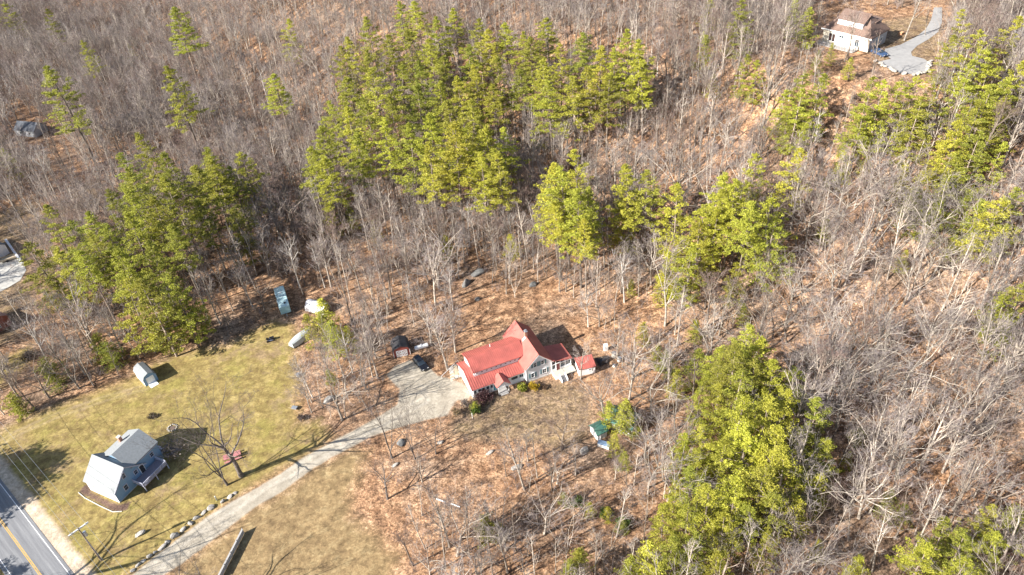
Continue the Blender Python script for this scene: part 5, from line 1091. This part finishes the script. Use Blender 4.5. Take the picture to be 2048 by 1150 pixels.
# ------------------------------------------------------------------ shrubs
def shrub(name, u, v, w_, h, lo, hi, label, n=26, tufts=26, twigs=True, size=.34):
    p = at(u, v); s = thing(name, p, rnd.uniform(0, 6), label, 'shrub'); r2 = np.random.default_rng(int(u+v))
    C = r2.normal(0, 1, (n, 3)); C /= np.linalg.norm(C, axis=1)[:, None]; C *= r2.uniform(.3, .8, (n, 1)); C = C*np.array([w_/2, w_/2, h*.42])+np.array([0, 0, h*.5])
    V, F = tuft_quads(C, np.full(n, w_*.2), np.full(n, h*.16), tufts, size, r2, 1.0); o = link('foliage', np_mesh('foliage', V, [F], [foliage_mat(name+'_leaf', lo, hi, .25, 0)]), s)
    L = []
    for k in range(14): L.append((polyline(np.array([0, 0, 0.]), np.array([r2.normal(0, .5), r2.normal(0, .5), 1]), h*r2.uniform(.7, 1.05), 4, .1, .02, r2), np.linspace(.03, .01, 5)))
    V, F = tubes_np(L, 3); link('stems', np_mesh('stems', V, [F], [TWIG]), s); return s
shrub('burgundy_shrub', 967, 800, 4.4, 2.6, (.05, .028, .03), (.12, .06, .055), 'large maroon leafless-looking shrub at the front left of the farmhouse', 44, 34)
shrub('green_shrub', 951, 824, 2.6, 2.2, (.04, .08, .015), (.11, .17, .03), 'round green shrub below the maroon shrub', 26, 36)
shrub('yellow_shrub', 1044, 779, 2.6, 1.6, (.14, .16, .02), (.34, .32, .04), 'low yellow-green shrub left of the farmhouse gable corner', 26, 30)
shrub('golden_shrub', 1068, 778, 2.6, 2.0, (.26, .18, .015), (.46, .34, .03), 'golden yellow shrub in front of the farmhouse gable', 26, 36)
shrub('brown_shrub', 1088, 776, 1.6, .9, (.10, .06, .04), (.2, .12, .08), 'low brown shrub right of the golden shrub', 14, 20)
shrub('tan_brush', 912, 830, 2.6, 2.0, (.16, .12, .07), (.3, .22, .12), 'tan leafless brush at the corner of the parking area', 20, 14)
shrub('dark_brush', 932, 812, 2.2, 2.2, (.12, .10, .09), (.22, .18, .16), 'greyish twiggy bush beside the left corner of the farmhouse', 20, 12)
shrub('lawn_bush', 604, 838, 1.8, 1.2, (.05, .035, .03), (.12, .08, .06), 'low dark bush on the lawn edge below the wheelbarrow', 16, 20)
shrub('low_dark_bush', 308, 833, 2.4, .4, (.05, .045, .03), (.12, .09, .06), 'flat dark patch of brush on the open lawn', 18, 16)
shrub('side_yard_bush', 60, 715, 4.0, 2.0, (.035, .03, .025), (.09, .075, .06), 'dark rounded bush at the left edge of the woods', 26, 26)
shrub('bramble_patch', 345, 905, 7.5, 2.6, (.16, .13, .12), (.30, .25, .22), 'grey tangle of leafless brush behind the blue house deck', 30, 12, size=.5)
for i, (u, v, la) in enumerate(((1150, 1008, 'left'), (1210, 1030, 'middle'), (1245, 1052, 'right'))):
    shrub('laurel_shrub', u, v, 3.2, 1.5, (.05, .09, .02), (.14, .2, .04), f'{la} of three low green shrubs in the leaves below the sheds', 22, 26)
print('all done', time.time()-T0, 'objects', len(bpy.data.objects))
